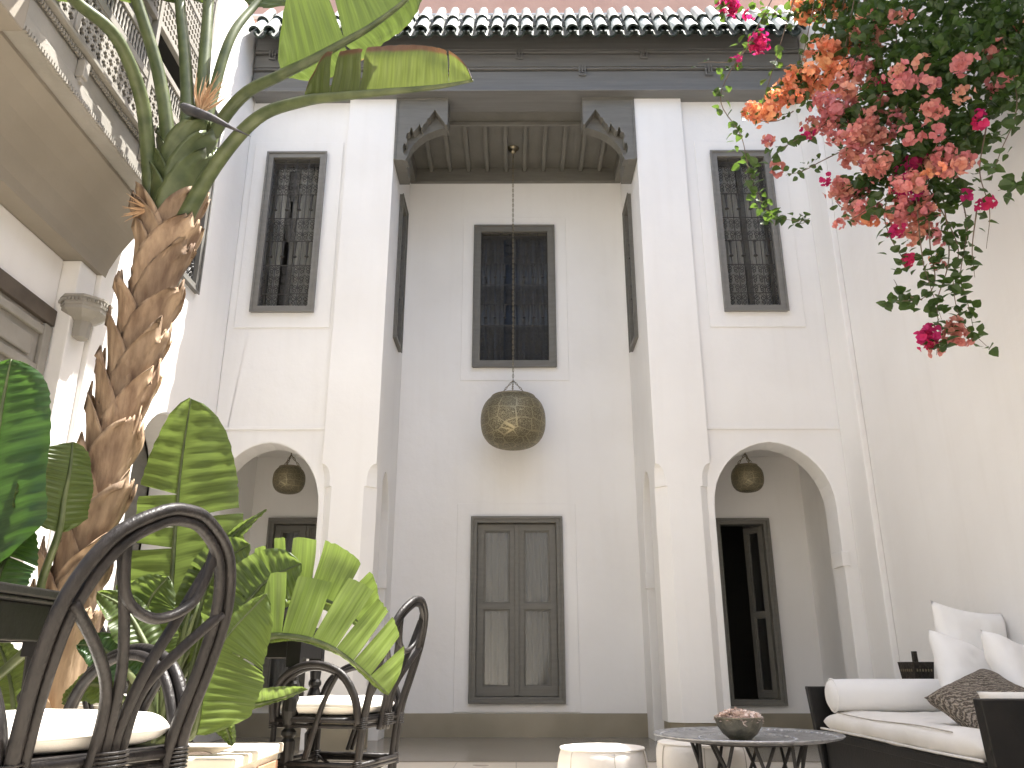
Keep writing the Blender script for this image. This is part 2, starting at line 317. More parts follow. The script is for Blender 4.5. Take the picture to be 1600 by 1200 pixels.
M = dict(
    plaster=plaster_mat(),
    wood=mat('taupe_painted_wood', (.135, .128, .108), .5, c2=(.160, .153, .132), scale=5, bump=.25, bscale=40, stretch=(1, 1, 6)),
    wood_h=mat('taupe_painted_wood_long', (.145, .142, .133), .5, c2=(.172, .169, .160), scale=4, bump=.25, bscale=30, stretch=(.4, 5, 8)),
    wood_light=mat('pale_taupe_painted_wood', (.165, .158, .142), .5, c2=(.195, .188, .170), scale=5, bump=.25, bscale=40, stretch=(1, 1, 6)),
    iron=mat('black_wrought_iron', (.03, .028, .026), .55, c2=(.05, .047, .043), scale=30),
    glass=glass_mat('window_glass', refl=.02), darkglass=glass_mat('dark_window_glass', (.86, .86, .85), 0, .35),
    curtain=mat('grey_curtain_cloth', (.135, .127, .11), .9, c2=(.17, .16, .14), scale=4),
    curtain2=mat('pale_grey_curtain_cloth', (.50, .49, .46), .9, c2=(.58, .57, .54), scale=4),
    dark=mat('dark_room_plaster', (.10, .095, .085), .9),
    tan=mat('tan_tadelakt', (.26, .23, .165), .35, c2=(.33, .29, .215), scale=2.2, bump=.08, bscale=12),
    salmon=mat('salmon_render', (.62, .37, .28), .9, c2=(.68, .42, .32), scale=3, bump=.2, bscale=50),
    tile=mat('weathered_sunlit_glazed_tile', (.36, .40, .37), .35, c2=(.50, .51, .48), scale=9, bump=.2, bscale=30, coat=.3),  # pale from dust and from sun glare put into the colour
    tilerim=mat('shaded_green_tile_glaze', (.012, .02, .016), .6, spec=.2, c2=(.03, .04, .032), scale=25),  # tile ends, undersides and pans: shade put into the dark glaze colour
    brass=brass_mat(),
    chain=mat('old_brass_chain', (.30, .26, .18), .4, .9),
    floor=floor_mat(),
    terracotta=mat('terracotta_tile', (.40, .20, .12), .6, c2=(.48, .27, .17), scale=6),
    cream=mat('cream_stone', (.62, .56, .46), .6, c2=(.70, .64, .54), scale=5, bump=.15, bscale=30),
    soil=mat('dark_soil', (.05, .035, .025), .95, c2=(.09, .065, .045), scale=30, bump=1, bscale=40),
    rattan=mat('dark_rattan', (.010, .009, .009), .42, spec=.3, c2=(.024, .021, .0205), scale=22, bump=.3, bscale=120, stretch=(1, 1, .5)),
    black=mat('black_lacquered_wood', (.008, .0075, .007), .38, spec=.3, c2=(.014, .013, .012), scale=8, bump=.1, bscale=60),
    cloth=mat('off_white_canvas', (.74, .71, .65), .9, c2=(.80, .77, .72), scale=5, bump=.35, bscale=14),
    cloth2=mat('white_cotton', (.80, .79, .77), .9, c2=(.84, .83, .81), scale=4, bump=.35, bscale=9),
    leather=mat('white_leather', (.74, .70, .64), .45, c2=(.80, .77, .72), scale=7, bump=.3, bscale=25),
    seam=mat('seam_thread', (.42, .38, .32), .8),
    braided=woven_mat(),
    tray=mat('hammered_metal_tray', (.30, .31, .33), .34, .85, c2=(.48, .49, .51), scale=30, bump=.6, bscale=60),
    bowl=mat('aged_metal_bowl', (.16, .15, .11), .42, .8, c2=(.26, .24, .18), scale=24, bump=.6, bscale=70),
    petal=soft_leaf('dried_pink_petals', (.74, .60, .53), (.82, .73, .66), (.7, .5, .45), .15, .8, 30),
    lanternmetal=mat('dark_pierced_tin', (.035, .03, .027), .45, .7, c2=(.07, .06, .05), scale=40, bump=.5, bscale=80),
    sheath=sheath_mat(),
    fibre=mat('dry_fibre', (.36, .21, .11), .8, c2=(.50, .33, .19), scale=20),
    petiole=soft_leaf('green_petiole', (.058, .080, .028), (.125, .150, .062), (.12, .18, .05), .08, .4, 11),
    spathe=mat('dark_flower_spathe', (.045, .045, .055), .5, c2=(.10, .095, .10), scale=12),
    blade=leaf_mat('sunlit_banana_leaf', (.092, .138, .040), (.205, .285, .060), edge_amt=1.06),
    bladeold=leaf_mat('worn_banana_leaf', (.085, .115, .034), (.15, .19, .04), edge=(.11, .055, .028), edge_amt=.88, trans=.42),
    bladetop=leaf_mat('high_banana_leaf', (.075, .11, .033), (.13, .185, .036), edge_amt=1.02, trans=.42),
    bladeshade=leaf_mat('shaded_banana_leaf', (.035, .085, .025), (.10, .22, .03), edge_amt=1.2, trans=.35),  # darker copy of the leaf, balcony shade put into its colour
    bleaf=soft_leaf('bougainvillea_leaf', (.020, .046, .014), (.045, .085, .022), (.16, .28, .035), .28),
    stem=mat('bougainvillea_stem', (.13, .09, .06), .8, c2=(.2, .15, .1), scale=20),
    orange=vary(soft_leaf('sunlit_orange_bract', (.86, .33, .16), (.90, .46, .27), (.9, .38, .18), .4, .7), .018),  # brighter copy of the bract, sunlight put into its colour
    coral=vary(soft_leaf('shaded_coral_bract', (.66, .24, .21), (.76, .36, .31), (.72, .28, .24), .4, .7), .035),  # bract as seen in shade, the shade put into its colour
    magenta=vary(soft_leaf('magenta_bract', (.55, .02, .13), (.66, .04, .20), (.7, .03, .2), .4, .7), .018),
)
M['beige'] = mat('beige_painted_plaster', (.24, .212, .17), .75, c2=(.27, .24, .195), scale=2.5, bump=.15, bscale=30)
M['palewood'] = mat('pale_grey_painted_wood', (.27, .255, .22), .55, c2=(.33, .31, .275), scale=5, bump=.25, bscale=40)
# ------------------------------------------------------------------ ground
b = MB(); b.box(-9, 9, -9, 12, -.3, 0)
tag(b.build('courtyard_floor', M['floor']), kind='structure')
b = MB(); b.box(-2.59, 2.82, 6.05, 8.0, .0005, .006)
tag(b.build('gallery_floor', mat('polished_shaded_tadelakt', (.20, .18, .145), .22, c2=(.25, .225, .18), scale=2.5)), kind='structure')  # darker slab over the pale floor, shade of the gallery put into its colour

# ------------------------------------------------------------------ windows and doors
def spiral(c, r, turns, a0, sgn, n=13):
    out = []
    for i in range(n):
        t = i / (n - 1); a = a0 + sgn * t * turns * 2 * math.pi; q = r * (1 - .8 * t)
        out.append((c[0] + q * math.cos(a), 0, c[1] + q * math.sin(a)))
    return out
def grille_mesh(w, h):
    """wrought iron: scroll bands with bars and collars between; centred in x, base at z=0"""
    b = MB(); n = max(4, round(w / .105)); cw = w / n
    bands = [(0.0, .085), (.085, .27), (.43, .50), (.50, .585), (.75, .83), (.83, .97)]
    for i in range(n + 1):
        x = -w / 2 + i * cw
        b.tube([(x, 0, 0), (x, 0, h)], .006 if i in (0, n) else .0045, 5)
    for z in (0, .085, .27, .43, .585, .75, .97, 1.0): b.tube([(-w / 2, 0, z * h), (w / 2, 0, z * h)], .0055, 5)
    for z0, z1 in bands:
        H = (z1 - z0) * h; zc = (z0 + z1) / 2 * h
        rows = max(1, round(H / cw)); rh = H / rows
        for r in range(rows):
            zc = z0 * h + (r + .5) * rh
            for i in range(n):
                x = -w / 2 + (i + .5) * cw; q = min(cw, rh) * .27
                for sx in (-1, 1):
                    b.tube(spiral((x + sx * cw * .22, zc + rh * .14), q, 1.3, math.pi / 2, -sx), .0042, 4)
                    b.tube(spiral((x + sx * cw * .22, zc - rh * .2), q * .75, 1.2, -math.pi / 2, sx), .0042, 4)
                b.tube([(x - cw / 2, 0, zc), (x, 0, zc + rh * .45), (x + cw / 2, 0, zc)], .0035, 4)
    for z0, z1 in ((.27, .43), (.585, .75)):
        for i in range(n):
            x = -w / 2 + (i + .5) * cw; za = z0 * h; zb = z1 * h; d = zb - za
            b.tube([(x, 0, za), (x, 0, zb)], .0042, 5)
            b.tube([(x, 0, za + d * .32), (x, 0, za + d * .36), (x, 0, za + d * .44), (x, 0, za + d * .9), (x, 0, zb)], [.006, .022, .008, .011, .02], 6)
    return b.mesh('grille', M['iron'])
GR = {}
def window(parent, loc, rz, w, h, fw=.06, glass='darkglass', gap=(.3, .55), cur='curtain', fm='wood'):
    """frame with bead, iron grille in front of glass, curtains behind; local front is -y"""
    f = inst('window', plate_mesh('window', rect(-w / 2, w / 2, 0, h), [rect(-w / 2 + fw, w / 2 - fw, fw, h - fw)], -.028, .11, 'Y', M[fm]), parent, loc, (0, 0, rz))
    add_bevel(f, .004)
    e = .014
    b = plate('bead', rect(-w / 2 - .006, w / 2 + .006, -.006, h + .006), [rect(-w / 2 + e, w / 2 - e, e, h - e)], -.04, -.0285, 'Y', M[fm], f); add_bevel(b, .004)
    iw, ih = w - 2 * fw, h - 2 * fw
    k = (round(iw, 2), round(ih, 2))
    if k not in GR: GR[k] = grille_mesh(iw, ih)
    inst('grille', GR[k], f, (0, .012, fw))
    p = MB(); p.box(-iw / 2 - .005, iw / 2 + .005, .075, .08, fw - .005, h - fw + .005); p.build('pane', M[glass], f)
    s = plate('sash', rect(-iw / 2, iw / 2, fw, h - fw), [rect(-iw / 2 + .03, -.018, fw + .03, h - fw - .03), rect(.018, iw / 2 - .03, fw + .03, h - fw - .03)], .084, .108, 'Y', M['wood'], f)
    for x0, x1 in ((-iw / 2, -iw / 2 + iw * gap[0]), (-iw / 2 + iw * gap[1], iw / 2)):
        c = MB(); rows = []
        for i in range(25):
            x = x0 + (x1 - x0) * i / 24
            rows.append([(x, .132 + .014 * math.sin(x * 95 + j * .3) + .006 * math.sin(x * 210), fw + ih * j / 6) for j in range(7)])
        c.grid(rows); c.build('curtain', M[cur], f, smooth=True)
    return f
def door_leaf(parent, x0, x1, h, mid, st, m):
    """one glazed leaf: stiles, rails and two panes, base z=0"""
    l = plate('door_leaf', rect(x0, x1, 0, h), [rect(x0 + st, x1 - st, st * 1.3, mid - st * .45), rect(x0 + st, x1 - st, mid + st * .45, h - st)], .0, .045, 'Y', m, parent, .005)
    for z0, z1 in ((st * 1.3, mid - st * .45), (mid + st * .45, h - st)):
        b = MB(); b.box(x0 + st - .004, x1 - st + .004, .024, .029, z0 - .004, z1 + .004); b.build('pane', M['glass'], parent)
        e = .014
        g = plate('glazing_bead', rect(x0 + st, x1 - st, z0, z1), [rect(x0 + st + e, x1 - st - e, z0 + e, z1 - e)], .010, .022, 'Y', m, parent, .003)
    return l
def curtain(parent, x0, x1, z0, z1, y, amp=.018, bend=0):
    c = MB(); rows = []
    for i in range(31):
        t = i / 30; r = []
        for j in range(9):
            s = j / 8; x = x0 + (x1 - x0) * t + bend * (s ** 2) * (1 - t)
            r.append((x, y + amp * math.sin(t * 34 + s * 1.2) + amp * .5 * math.sin(t * 71), z0 + (z1 - z0) * s))
        rows.append(r)
    c.grid(rows); return c.build('curtain', M['curtain'], parent, smooth=True)
def door_frame(parent, loc, w, h, fw=.055, name='door'):
    f = inst(name, plate_mesh(name, rect(-w / 2, w / 2, 0, h), [rect(-w / 2 + fw, w / 2 - fw, fw * .9, h - fw)], -.03, .12, 'Y', M['wood']), parent, loc); add_bevel(f, .005)
    plate('bead', rect(-w / 2 - .008, w / 2 + .008, -.008, h + .008), [rect(-w / 2 + .018, w / 2 - .018, .018, h - .018)], -.045, -.0305, 'Y', M['wood'], f, .004)
    return f

# ------------------------------------------------------------------ the facade
YF, YB = 6.70, 8.0
XL, XR = -2.60, 2.83
fac = empty('riad_facade', (0, YF, 0))
tag(fac, 'white two-storey courtyard facade with arches, tall central recess and green-tiled eave', 'building')
FO = Vector((0, -YF, 0))
def place(o):                       # parts are modelled in world coordinates, the root stands at the facade's foot
    o.location = Vector(o.location) + FO if o.parent == fac else o.location
    return o
def arch_pts(c, hw, zs, za, n=18, pw=.94):
    out = []
    for i in range(n + 1):
        a = math.pi * (1 - i / n)
        x = math.cos(a); z = math.sin(a) ** pw
        out.append((c + hw * x, zs + (za - zs) * (z * (1 - .04) + .04 * (1 - abs(x)))))
    return out
def wall_with_arch(a0, a1, z1, c, hw, zs, za, z0=0):
    return [(a0, z0), (c - hw, z0)] + arch_pts(c, hw, zs, za) + [(c + hw, z0), (a1, z0), (a1, z1), (a0, z1)]
WT = 6.02
for sgn, ac, hw, wx0, wx1, xe in ((1, 2.16, .505, 1.88, 2.45, XR), (-1, -2.1, .45, -2.39, -1.82, XL)):
    xa = sgn * 1.60
    a0, a1 = sorted((xa, xe))
    fy = YF + .055
    w = plate('bay_wall', wall_with_arch(a0, a1, WT, ac, hw, 1.86, 2.42), [rect(wx0 + .02, wx1 - .02, 3.65, 5.28)], fy, fy + .26, 'Y', M['plaster'], fac, .012); place(w)
    pan = plate('raised_panel', rect(wx0 - .14, wx1 + .15, 3.48, 5.44), [rect(wx0 + .02, wx1 - .02, 3.65, 5.28)], fy - .012, fy - .0005, 'Y', M['plaster'], fac, .005); place(pan)
    st = MB(); st.box(a0 + .002, a1 - .002, fy - .014, fy - .0005, 2.53, 2.56); place(st.build('string_course', M['plaster'], fac, bevel=.005))
    # imposts of the arch
    for sx in (sgn,):
        x = ac + sx * hw
        ib = MB(); ib.box(min(x - sx * .014, x + sx * .05), max(x - sx * .014, x + sx * .05), fy - .010, fy + .20, 1.38, 1.50); place(ib.build('impost', M['plaster'], fac, bevel=.006))
    win = window(fac, ((wx0 + wx1) / 2, fy - .012, 3.627), 0, wx1 - wx0, 1.68, gap=(.28, .42) if sgn < 0 else (.45, .55), cur='curtain2', fm='wood_light'); place(win)
    # gallery behind the arch
    g0, g1 = sorted((sgn * 1.44, xe + sgn * .0))
    gc = MB(); gc.box(g0, g1, fy + .26, YB, 2.60, 2.80); place(gc.build('gallery_ceiling', M['plaster'], fac))
    # pillar with stopped chamfers
    p0, p1 = sgn * 1.17, sgn * 1.63
    px0, px1 = min(p0, p1), max(p0, p1)
    def ring(z, c, inset=0):
        return [(px0 + inset, YF + c + inset, z), (px0 + c + inset, YF + inset, z), (px1 - c - inset, YF + inset, z), (px1 - inset, YF + c + inset, z), (px1 - inset, YF + .36, z), (px0 + inset, YF + .36, z)]
    rings = [ring(.205, .095), ring(2.03, .095), ring(2.032, .075), ring(2.10, .075), ring(2.15, .068), ring(2.19, .052), ring(2.215, .03), ring(2.225, .002), ring(WT, .002)]
    pb = MB(); pb.loft(rings); place(pb.build('pillar', M['plaster'], fac, bevel=.006))
    pp = MB(); pp.loft([ring(0, .095, .012), ring(.205, .095, .012)]); place(pp.build('pillar_plinth', M['tan'], fac, bevel=.006))
    # side wall of the recess, with a passage arch below and a window above
    s0, s1 = sorted((sgn * 1.19, sgn * 1.44))
    yw = YF + .362
    sw = plate('recess_side_wall', wall_with_arch(yw, YB, WT, 7.36, .27, 1.80, 2.30), [rect(7.34, 7.70, 3.65, 5.18)], s0, s1, 'X', M['plaster'], fac, .01); place(sw)
    sv = window(fac, (sgn * 1.19, 7.52, 3.62), R(-90 * sgn), .40, 1.60, gap=(.4, .5)); place(sv)
    for z0, z1 in ((1.28, 1.42),):
        for yy in (7.63,):
            ib = MB(); ib.box(s0 - .012 if sgn > 0 else s0 + .02, s1 - .02 if sgn > 0 else s1 + .012, yy - .02, yy + .05, z0, z1); place(ib.build('impost', M['plaster'], fac, bevel=.005))
# back wall of the recess and galleries
LD, RD = (-2.16, .50), (2.20, .52)       # gallery doors: centre, width
hol = [rect(-.43, .41, 3.57, 5.20), rect(-.41, .43, .33, 1.96), rect(LD[0] - LD[1] / 2 + .02, LD[0] + LD[1] / 2 - .02, .31, 1.95), rect(RD[0] - RD[1] / 2 + .02, RD[0] + RD[1] / 2 - .02, .31, 1.95)]
place(plate('back_wall', rect(-3.0, 3.0, 0, WT), hol, YB, YB + .22, 'Y', M['plaster'], fac, .01))
place(plate('raised_panel', rect(-.575, .555, 3.41, 5.34), [rect(-.43, .41, 3.57, 5.20)], YB - .010, YB - .0005, 'Y', M['plaster'], fac, .004))
place(plate('raised_panel', rect(-.575, .585, .215, 2.127), [rect(-.41, .43, .33, 1.96)], YB - .010, YB - .0005, 'Y', M['plaster'], fac, .004))
b = MB(); b.box(-2.59, 2.82, YB - .022, YB - .0005, 0, .207); place(b.build('wall_plinth', M['tan'], fac, bevel=.006))
win = window(fac, (-.013, YB - .010, 3.553), 0, .875, 1.666, fw=.075, gap=(.34, .55)); place(win)
# central glazed double door
W_, H_ = .875, 1.692
d = door_frame(fac, (.008, YB - .010, .296), W_, H_); place(d)
iw = W_ / 2 - .055
for x0, x1 in ((-iw, -.003), (.003, iw)):
    tmp = empty('leaf_hinge', (0, .022, .052), 0, d)
    lf = door_leaf(d, x0, x1, H_ - .112, .80, .068, M['wood'])
    bpy.data.objects.remove(tmp)
for ch in d.children:
    if ch.name.split('.')[0] in ('door_leaf', 'pane', 'glazing_bead'): ch.location = (0, .022, .052)
b = MB(); b.box(-.022, .022, .008, .0215, .06, H_ - .065); b.build('meeting_strip', M['wood'], d, bevel=.005)
curtain(d, -iw, .0, .06, H_ - .06, .13); curtain(d, .10, iw, .06, H_ - .06, .135, bend=-.085)
# gallery doors
dl = door_frame(fac, (LD[0], YB - .004, .285), LD[1], 1.69, .05); place(dl)
door_leaf(dl, -LD[1] / 2 + .05, .10, 1.59, .75, .06, M['wood'])
door_leaf(dl, .104, LD[1] / 2 - .05, 1.59, .75, .035, M['wood'])
for ch in dl.children:
    if ch.name.split('.')[0] in ('door_leaf', 'pane', 'glazing_bead'): ch.location = (0, .03, .046)
curtain(dl, -LD[1] / 2 + .05, LD[1] / 2 - .05, .06, 1.64, .14)
dr = door_frame(fac, (RD[0], YB - .004, .279), RD[1], 1.69, .05); place(dr)
lw = .22
door_leaf(dr, -lw, 0, 1.585, .75, .045, M['wood'])
for ch in dr.children:
    if ch.name.split('.')[0] in ('door_leaf', 'pane', 'glazing_bead'):
        ch.location = (RD[1] / 2 - .052, .05, .048); ch.rotation_euler = (0, 0, R(-52))
# rooms behind, so that the openings look into real dark space
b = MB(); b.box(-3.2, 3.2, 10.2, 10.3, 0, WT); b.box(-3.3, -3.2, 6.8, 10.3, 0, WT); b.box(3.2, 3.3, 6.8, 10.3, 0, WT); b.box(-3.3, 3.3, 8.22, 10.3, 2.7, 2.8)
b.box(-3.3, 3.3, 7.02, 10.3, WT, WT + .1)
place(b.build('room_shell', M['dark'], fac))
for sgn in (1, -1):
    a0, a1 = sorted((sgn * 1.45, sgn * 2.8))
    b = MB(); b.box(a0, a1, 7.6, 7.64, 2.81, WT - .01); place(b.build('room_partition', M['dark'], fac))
# recess ceiling: boards and battens
ce = MB(); ce.box(-1.19, 1.19, YF + .42, YB, 5.95, 6.0); ce = place(ce.build('recess_ceiling', M['wood'], fac))
bm_ = MB(); bm_.box(-.022, .022, YF + .43, YB - .06, -.055, 0); bme = bm_.mesh('batten', M['wood'])
for i in range(12):
    o = inst('batten', bme, ce, (-1.155 + 2.31 * i / 11, 0, 5.949)); add_bevel(o, .005)
b = MB(); b.box(-1.19, 1.19, YB - .05, YB - .001, 5.775, 5.949); place(b.build('ceiling_frieze', M['wood'], fac, bevel=.006))
b = MB(); b.box(-1.168, 1.168, YF - .03, YF + .42, 5.93, 6.0); place(b.build('header_beam', M['wood'], fac, bevel=.006))
b = MB(); b.box(-1.0, 1.0, YF + .38, YF + .415, 5.88, 5.929); place(b.build('header_moulding', M['wood'], fac, bevel=.006))
# carved corner brackets: a scalloped face and a deep smooth arch behind it
Z0 = 5.20
front = [(-1.168, 5.925), (-.66, 5.925), (-.66, 5.60), (-.688, 5.60)] + [(p[0], p[2]) for p in [(-0.676, 6.69, 5.595), (-0.712, 6.69, 5.654), (-0.738, 6.69, 5.692), (-0.771, 6.69, 5.744), (-0.787, 6.69, 5.774), (-0.803, 6.69, 5.744), (-0.826, 6.69, 5.707), (-0.832, 6.69, 5.684), (-0.856, 6.69, 5.669), (-0.868, 6.69, 5.632), (-0.897, 6.69, 5.595), (-0.903, 6.69, 5.565), (-0.921, 6.69, 5.565), (-0.929, 6.69, 5.617), (-0.94, 6.69, 5.58), (-0.952, 6.69, 5.565), (-0.976, 6.69, 5.529), (-0.994, 6.69, 5.514), (-1.002, 6.69, 5.558), (-1.015, 6.69, 5.565), (-1.025, 6.69, 5.514), (-1.052, 6.69, 5.499), (-1.06, 6.69, 5.455), (-1.046, 6.69, 5.426), (-1.048, 6.69, 5.397), (-1.062, 6.69, 5.368), (-1.069, 6.69, 5.397), (-1.086, 6.69, 5.346), (-1.077, 6.69, 5.281), (-1.057, 6.69, 5.252), (-1.032, 6.69, 5.245), (-1.054, 6.69, 5.195), (-1.029, 6.69, 5.18)]] + [(-1.085, Z0), (-1.168, Z0)]
arcs = [(p[0], p[2]) for p in [(-0.68, 6.76, 5.632), (-0.73, 6.76, 5.625), (-0.792, 6.76, 5.602), (-0.854, 6.76, 5.572), (-0.909, 6.76, 5.535), (-0.957, 6.76, 5.491), (-0.999, 6.76, 5.439), (-1.028, 6.76, 5.388), (-1.044, 6.76, 5.33), (-1.047, 6.76, 5.242)]]
back = [(-1.168, 5.925), (-.66, 5.925), (-.66, 5.62)] + arcs + [(-1.06, Z0), (-1.168, Z0)]
for s in (1, -1):
    br = plate('bracket', [(x * s, z) for x, z in back], [], YF + .09, YF + .20, 'Y', M['wood'], fac); place(br)
    t = MB(); t.box(*sorted((-1.168 * s, -1.062 * s)), YF + .2005, YF + .42, Z0, 5.925); t.build('bracket_console', M['wood'], br, bevel=.004)
    t = MB(); t.box(*sorted((-1.189 * s, -1.12 * s)), YF + .4205, YB - .051, 5.775, 5.948); t.build('side_frieze', M['wood'], br, bevel=.004)
    plate('scalloped_face', [(x * s, z) for x, z in front], [], YF - .012, YF + .0895, 'Y', M['wood'], br, .003)
    t = MB(); t.box(*sorted((-1.168 * s, -.655 * s)), YF - .022, YF - .0125, 5.885, 5.924); t.build('bracket_moulding', M['wood'], br, bevel=.003)
    t = MB(); t.box(*sorted((-1.167 * s, -1.145 * s)), YF - .020, YF - .0125, Z0 + .005, 5.88); t.build('bracket_moulding', M['wood'], br, bevel=.003)
# cornice boards with key-pattern mouldings
co = MB(); co.box(XL + .02, XR - .02, YF - .10, YF + .30, 5.945, 6.155); co = place(co.build('cornice', M['wood_h'], fac, bevel=.006))
for z0, z1, dy in ((6.165, 6.345, -.115), (6.355, 6.78, -.13)):
    t = MB(); t.box(XL + .02, XR - .02, YF + dy, YF + .30, z0, z1); t.build('cornice_board', M['wood_h'], co, bevel=.006)
t = MB(); t.box(XL + .02, XR - .02, YF - .125, YF + .2, 5.905, 5.944); t.build('cornice_moulding', M['wood_h'], co, bevel=.006)
def key_line(z, yf, xs):
    x = XL + .03
    for k in xs + [None]:
        e = XR - .03 if k is None else k - .03
        for dz in (0, -.030):
            m_ = MB(); m_.box(x, e, yf - .014, yf - .0005, z + dz - .010, z + dz); m_.build('cornice_moulding', M['wood_h'], co, bevel=.003)
        if k is not None:
            m_ = MB()
            m_.box(k - .035, k - .022, yf - .016, yf - .0005, z - .115, z); m_.box(k + .022, k + .035, yf - .016, yf - .0005, z - .115, z)
            m_.box(k - .022, k + .022, yf - .016, yf - .0005, z - .115, z - .100)
            m_.box(k - .006, k + .006, yf - .016, yf - .0005, z - .085, z + .004)
            m_.build('key_motif', M['wood_h'], co, bevel=.002); x = k + .035
key_line(6.39, YF - .13, [-2.40, -1.17, .04, 1.27]); key_line(6.20, YF - .115, [-1.78, -.56, .66, 1.90])
# steep eave of barrel tiles
ro = MB(); S = R(57); EY, EZ = YF - .36, 6.385
u_ = Vector((0, math.cos(S), math.sin(S))); n_ = Vector((0, -math.sin(S), math.cos(S)))
def onroof(x, a, h): p = Vector((x, EY, EZ)) + u_ * a + n_ * h; return (p.x, p.y - YF, p.z)
ring_ = [onroof(XL + .02, .22, -.07), onroof(XL + .02, .80, -.07), onroof(XL + .02, .80, -.03), onroof(XL + .02, .22, -.03)]
ro.loft([ring_, [(XR - .02, p[1], p[2]) for p in ring_]]); roof = ro.build('roof', M['tilerim'], fac, loc=(0, 0, 0))
def tile_mesh(r0, r1, L_, flip, dark=False):
    t = MB(); n = 8; th = .019; rows = []
    for (a, r) in ((0, r0), (L_, r1)):
        for q in (r, r - th):
            rows.append([(math.cos(math.pi * j / n) * q, a, (math.sin(math.pi * j / n) * q) * (-1 if flip else 1)) for j in range(n + 1)])
    k = n + 1; t.v = [p for r in rows for p in r]
    for j in range(n):
        t.cur = 1 if dark else 0; t.face((j, j + 1, 2 * k + j + 1, 2 * k + j))
        t.cur = 1; t.face((k + j, 3 * k + j, 3 * k + j + 1, k + j + 1)); t.face((j, k + j, k + j + 1, j + 1)); t.face((2 * k + j, 2 * k + j + 1, 3 * k + j + 1, 3 * k + j))
    t.cur = 1; t.face((0, 2 * k, 3 * k, k)); t.face((n, k + n, 3 * k + n, 2 * k + n))
    return t.mesh('tile', [M['tile'], M['tilerim']], smooth=False)
cov = [tile_mesh(.058 + .003 * q, .046, .42, False) for q in range(2)]; panm = tile_mesh(.060, .052, .42, True, True)
nx = 36
for i in range(nx + 1):
    x = XL + .09 + (XR - XL - .18) * i / nx
    for r in range(2):
        p = onroof(x + rnd.uniform(-.006, .006), .34 * r + rnd.uniform(-.012, .012), .022 + .004 * (r % 2)); o = inst('tile', cov[rnd.randrange(2)], roof, p, (S - R(2.2) + rnd.uniform(-.02, .02), rnd.uniform(-.03, .03), rnd.uniform(-.02, .02)))
        if i < nx:
            xm = x + (XR - XL - .18) / nx / 2
            p = onroof(xm + rnd.uniform(-.004, .004), .34 * r - .085 + rnd.uniform(-.01, .01), .040); inst('tile', panm, roof, p, (S - R(2.2), rnd.uniform(-.03, .03), 0))
# ------------------------------------------------------------------ rooftop parapet
pr = empty('rooftop_parapet', (0, 7.02, 6.95))
tag(pr, 'salmon pink rooftop parapet wall above the tiled eave', 'wall')
b = MB(); b.box(-3.4, 3.4, 0, .3, -.8, 1.6); b.build('parapet_wall', M['salmon'], pr, bevel=.01)
b = MB(); b.box(-3.39, 3.39, -.06, -.001, .245, .268); b.build('ledge', M['plaster'], pr, bevel=.004)

# ------------------------------------------------------------------ right courtyard wall
rw = empty('right_courtyard_wall', (XR, 2.0, 0))
tag(rw, 'tall plain white courtyard wall behind the sofa and bougainvillea', 'wall')
b = MB(); b.box(0, .35, -7.5, 8.3, 0, 6.75); b.build('wall', M['plaster'], rw, bevel=.02)
b = MB(); b.box(-6.5, -.001, -5.2, -4.9, 0, 6.7); b.build('return_wall', M['plaster'], rw, bevel=.02)
b = MB(); b.box(-.055, -.0005, 4.36, 4.752, 0, 6.0); b.build('corner_pilaster', M['plaster'], rw, bevel=.01)
b = MB(); b.box(-.02, -.0005, -7.5, 4.359, 0, .205); b.build('plinth', M['tan'], rw, bevel=.005)

# ------------------------------------------------------------------ left wing with balcony
lwg = empty('left_balcony_wing', (XL, 4.5, 0))
tag(lwg, 'white left wing with lattice balcony, sunlit wall, arch and panelled alcove door', 'building')
def pl(o):
    o.location = Vector(o.location) + Vector((-XL, -4.5, 0)); return o
YP = 4.62
hole_w = rect(5.42, 5.98, 3.49, 5.10)
pl(plate('sunlit_wall', wall_with_arch(YP, 8.2, 6.7, 5.88, .47, 1.86, 2.40), [hole_w], XL - .30, XL, 'X', M['plaster'], lwg, .012))
pl(window(lwg, (XL, 5.70, 3.462), R(90), .60, 1.66, gap=(.3, .6), fm='wood_light'))
b = MB(); b.box(XL - 1.6, XL - 1.5, 2.0, 8.2, 0, 3.0); b.box(XL - 1.5, XL - .301, 4.9, 5.0, 0, 3.0); b.box(XL - 1.5, XL - .301, 2.0, 8.2, 2.9, 3.0); b.box(XL - 1.5, XL - .301, 8.1, 8.2, 0, 2.89)
pl(b.build('passage_shell', mat('grey_passage_plaster', (.30, .28, .25), .9), lwg))
ad_ = [(5.88 - .47 + .02, .02)] + [(5.88 + (y - 5.88) * .96, z - .02) for y, z in arch_pts(5.88, .47, 1.86, 2.40)] + [(5.88 + .45, .02)]
pl(plate('arch_backing', ad_, [], XL - .36, XL - .302, 'X', M['wood'], lwg))  # wood plate added so the unlit arch reads grey-brown instead of black
# lintel beam and cove carrying the balcony
sec = [(XL - .20, 3.355), (XL - .20, 2.94), (XL, 2.94), (XL + .015, 3.00), (XL + .06, 3.10), (XL + .13, 3.21), (XL + .20, 3.29), (XL + .26, 3.335), (XL + .262, 3.355)]
b = MB(); b.loft([[(x, y, z) for x, z in sec] for y in (-2.0, 4.66)]); pl(b.build('cove', M['beige'], lwg))
b = MB(); b.box(XL - .20, XL - .03, 4.42, 4.615, 0, 2.939); pl(b.build('alcove_pier', M['plaster'], lwg, bevel=.006))
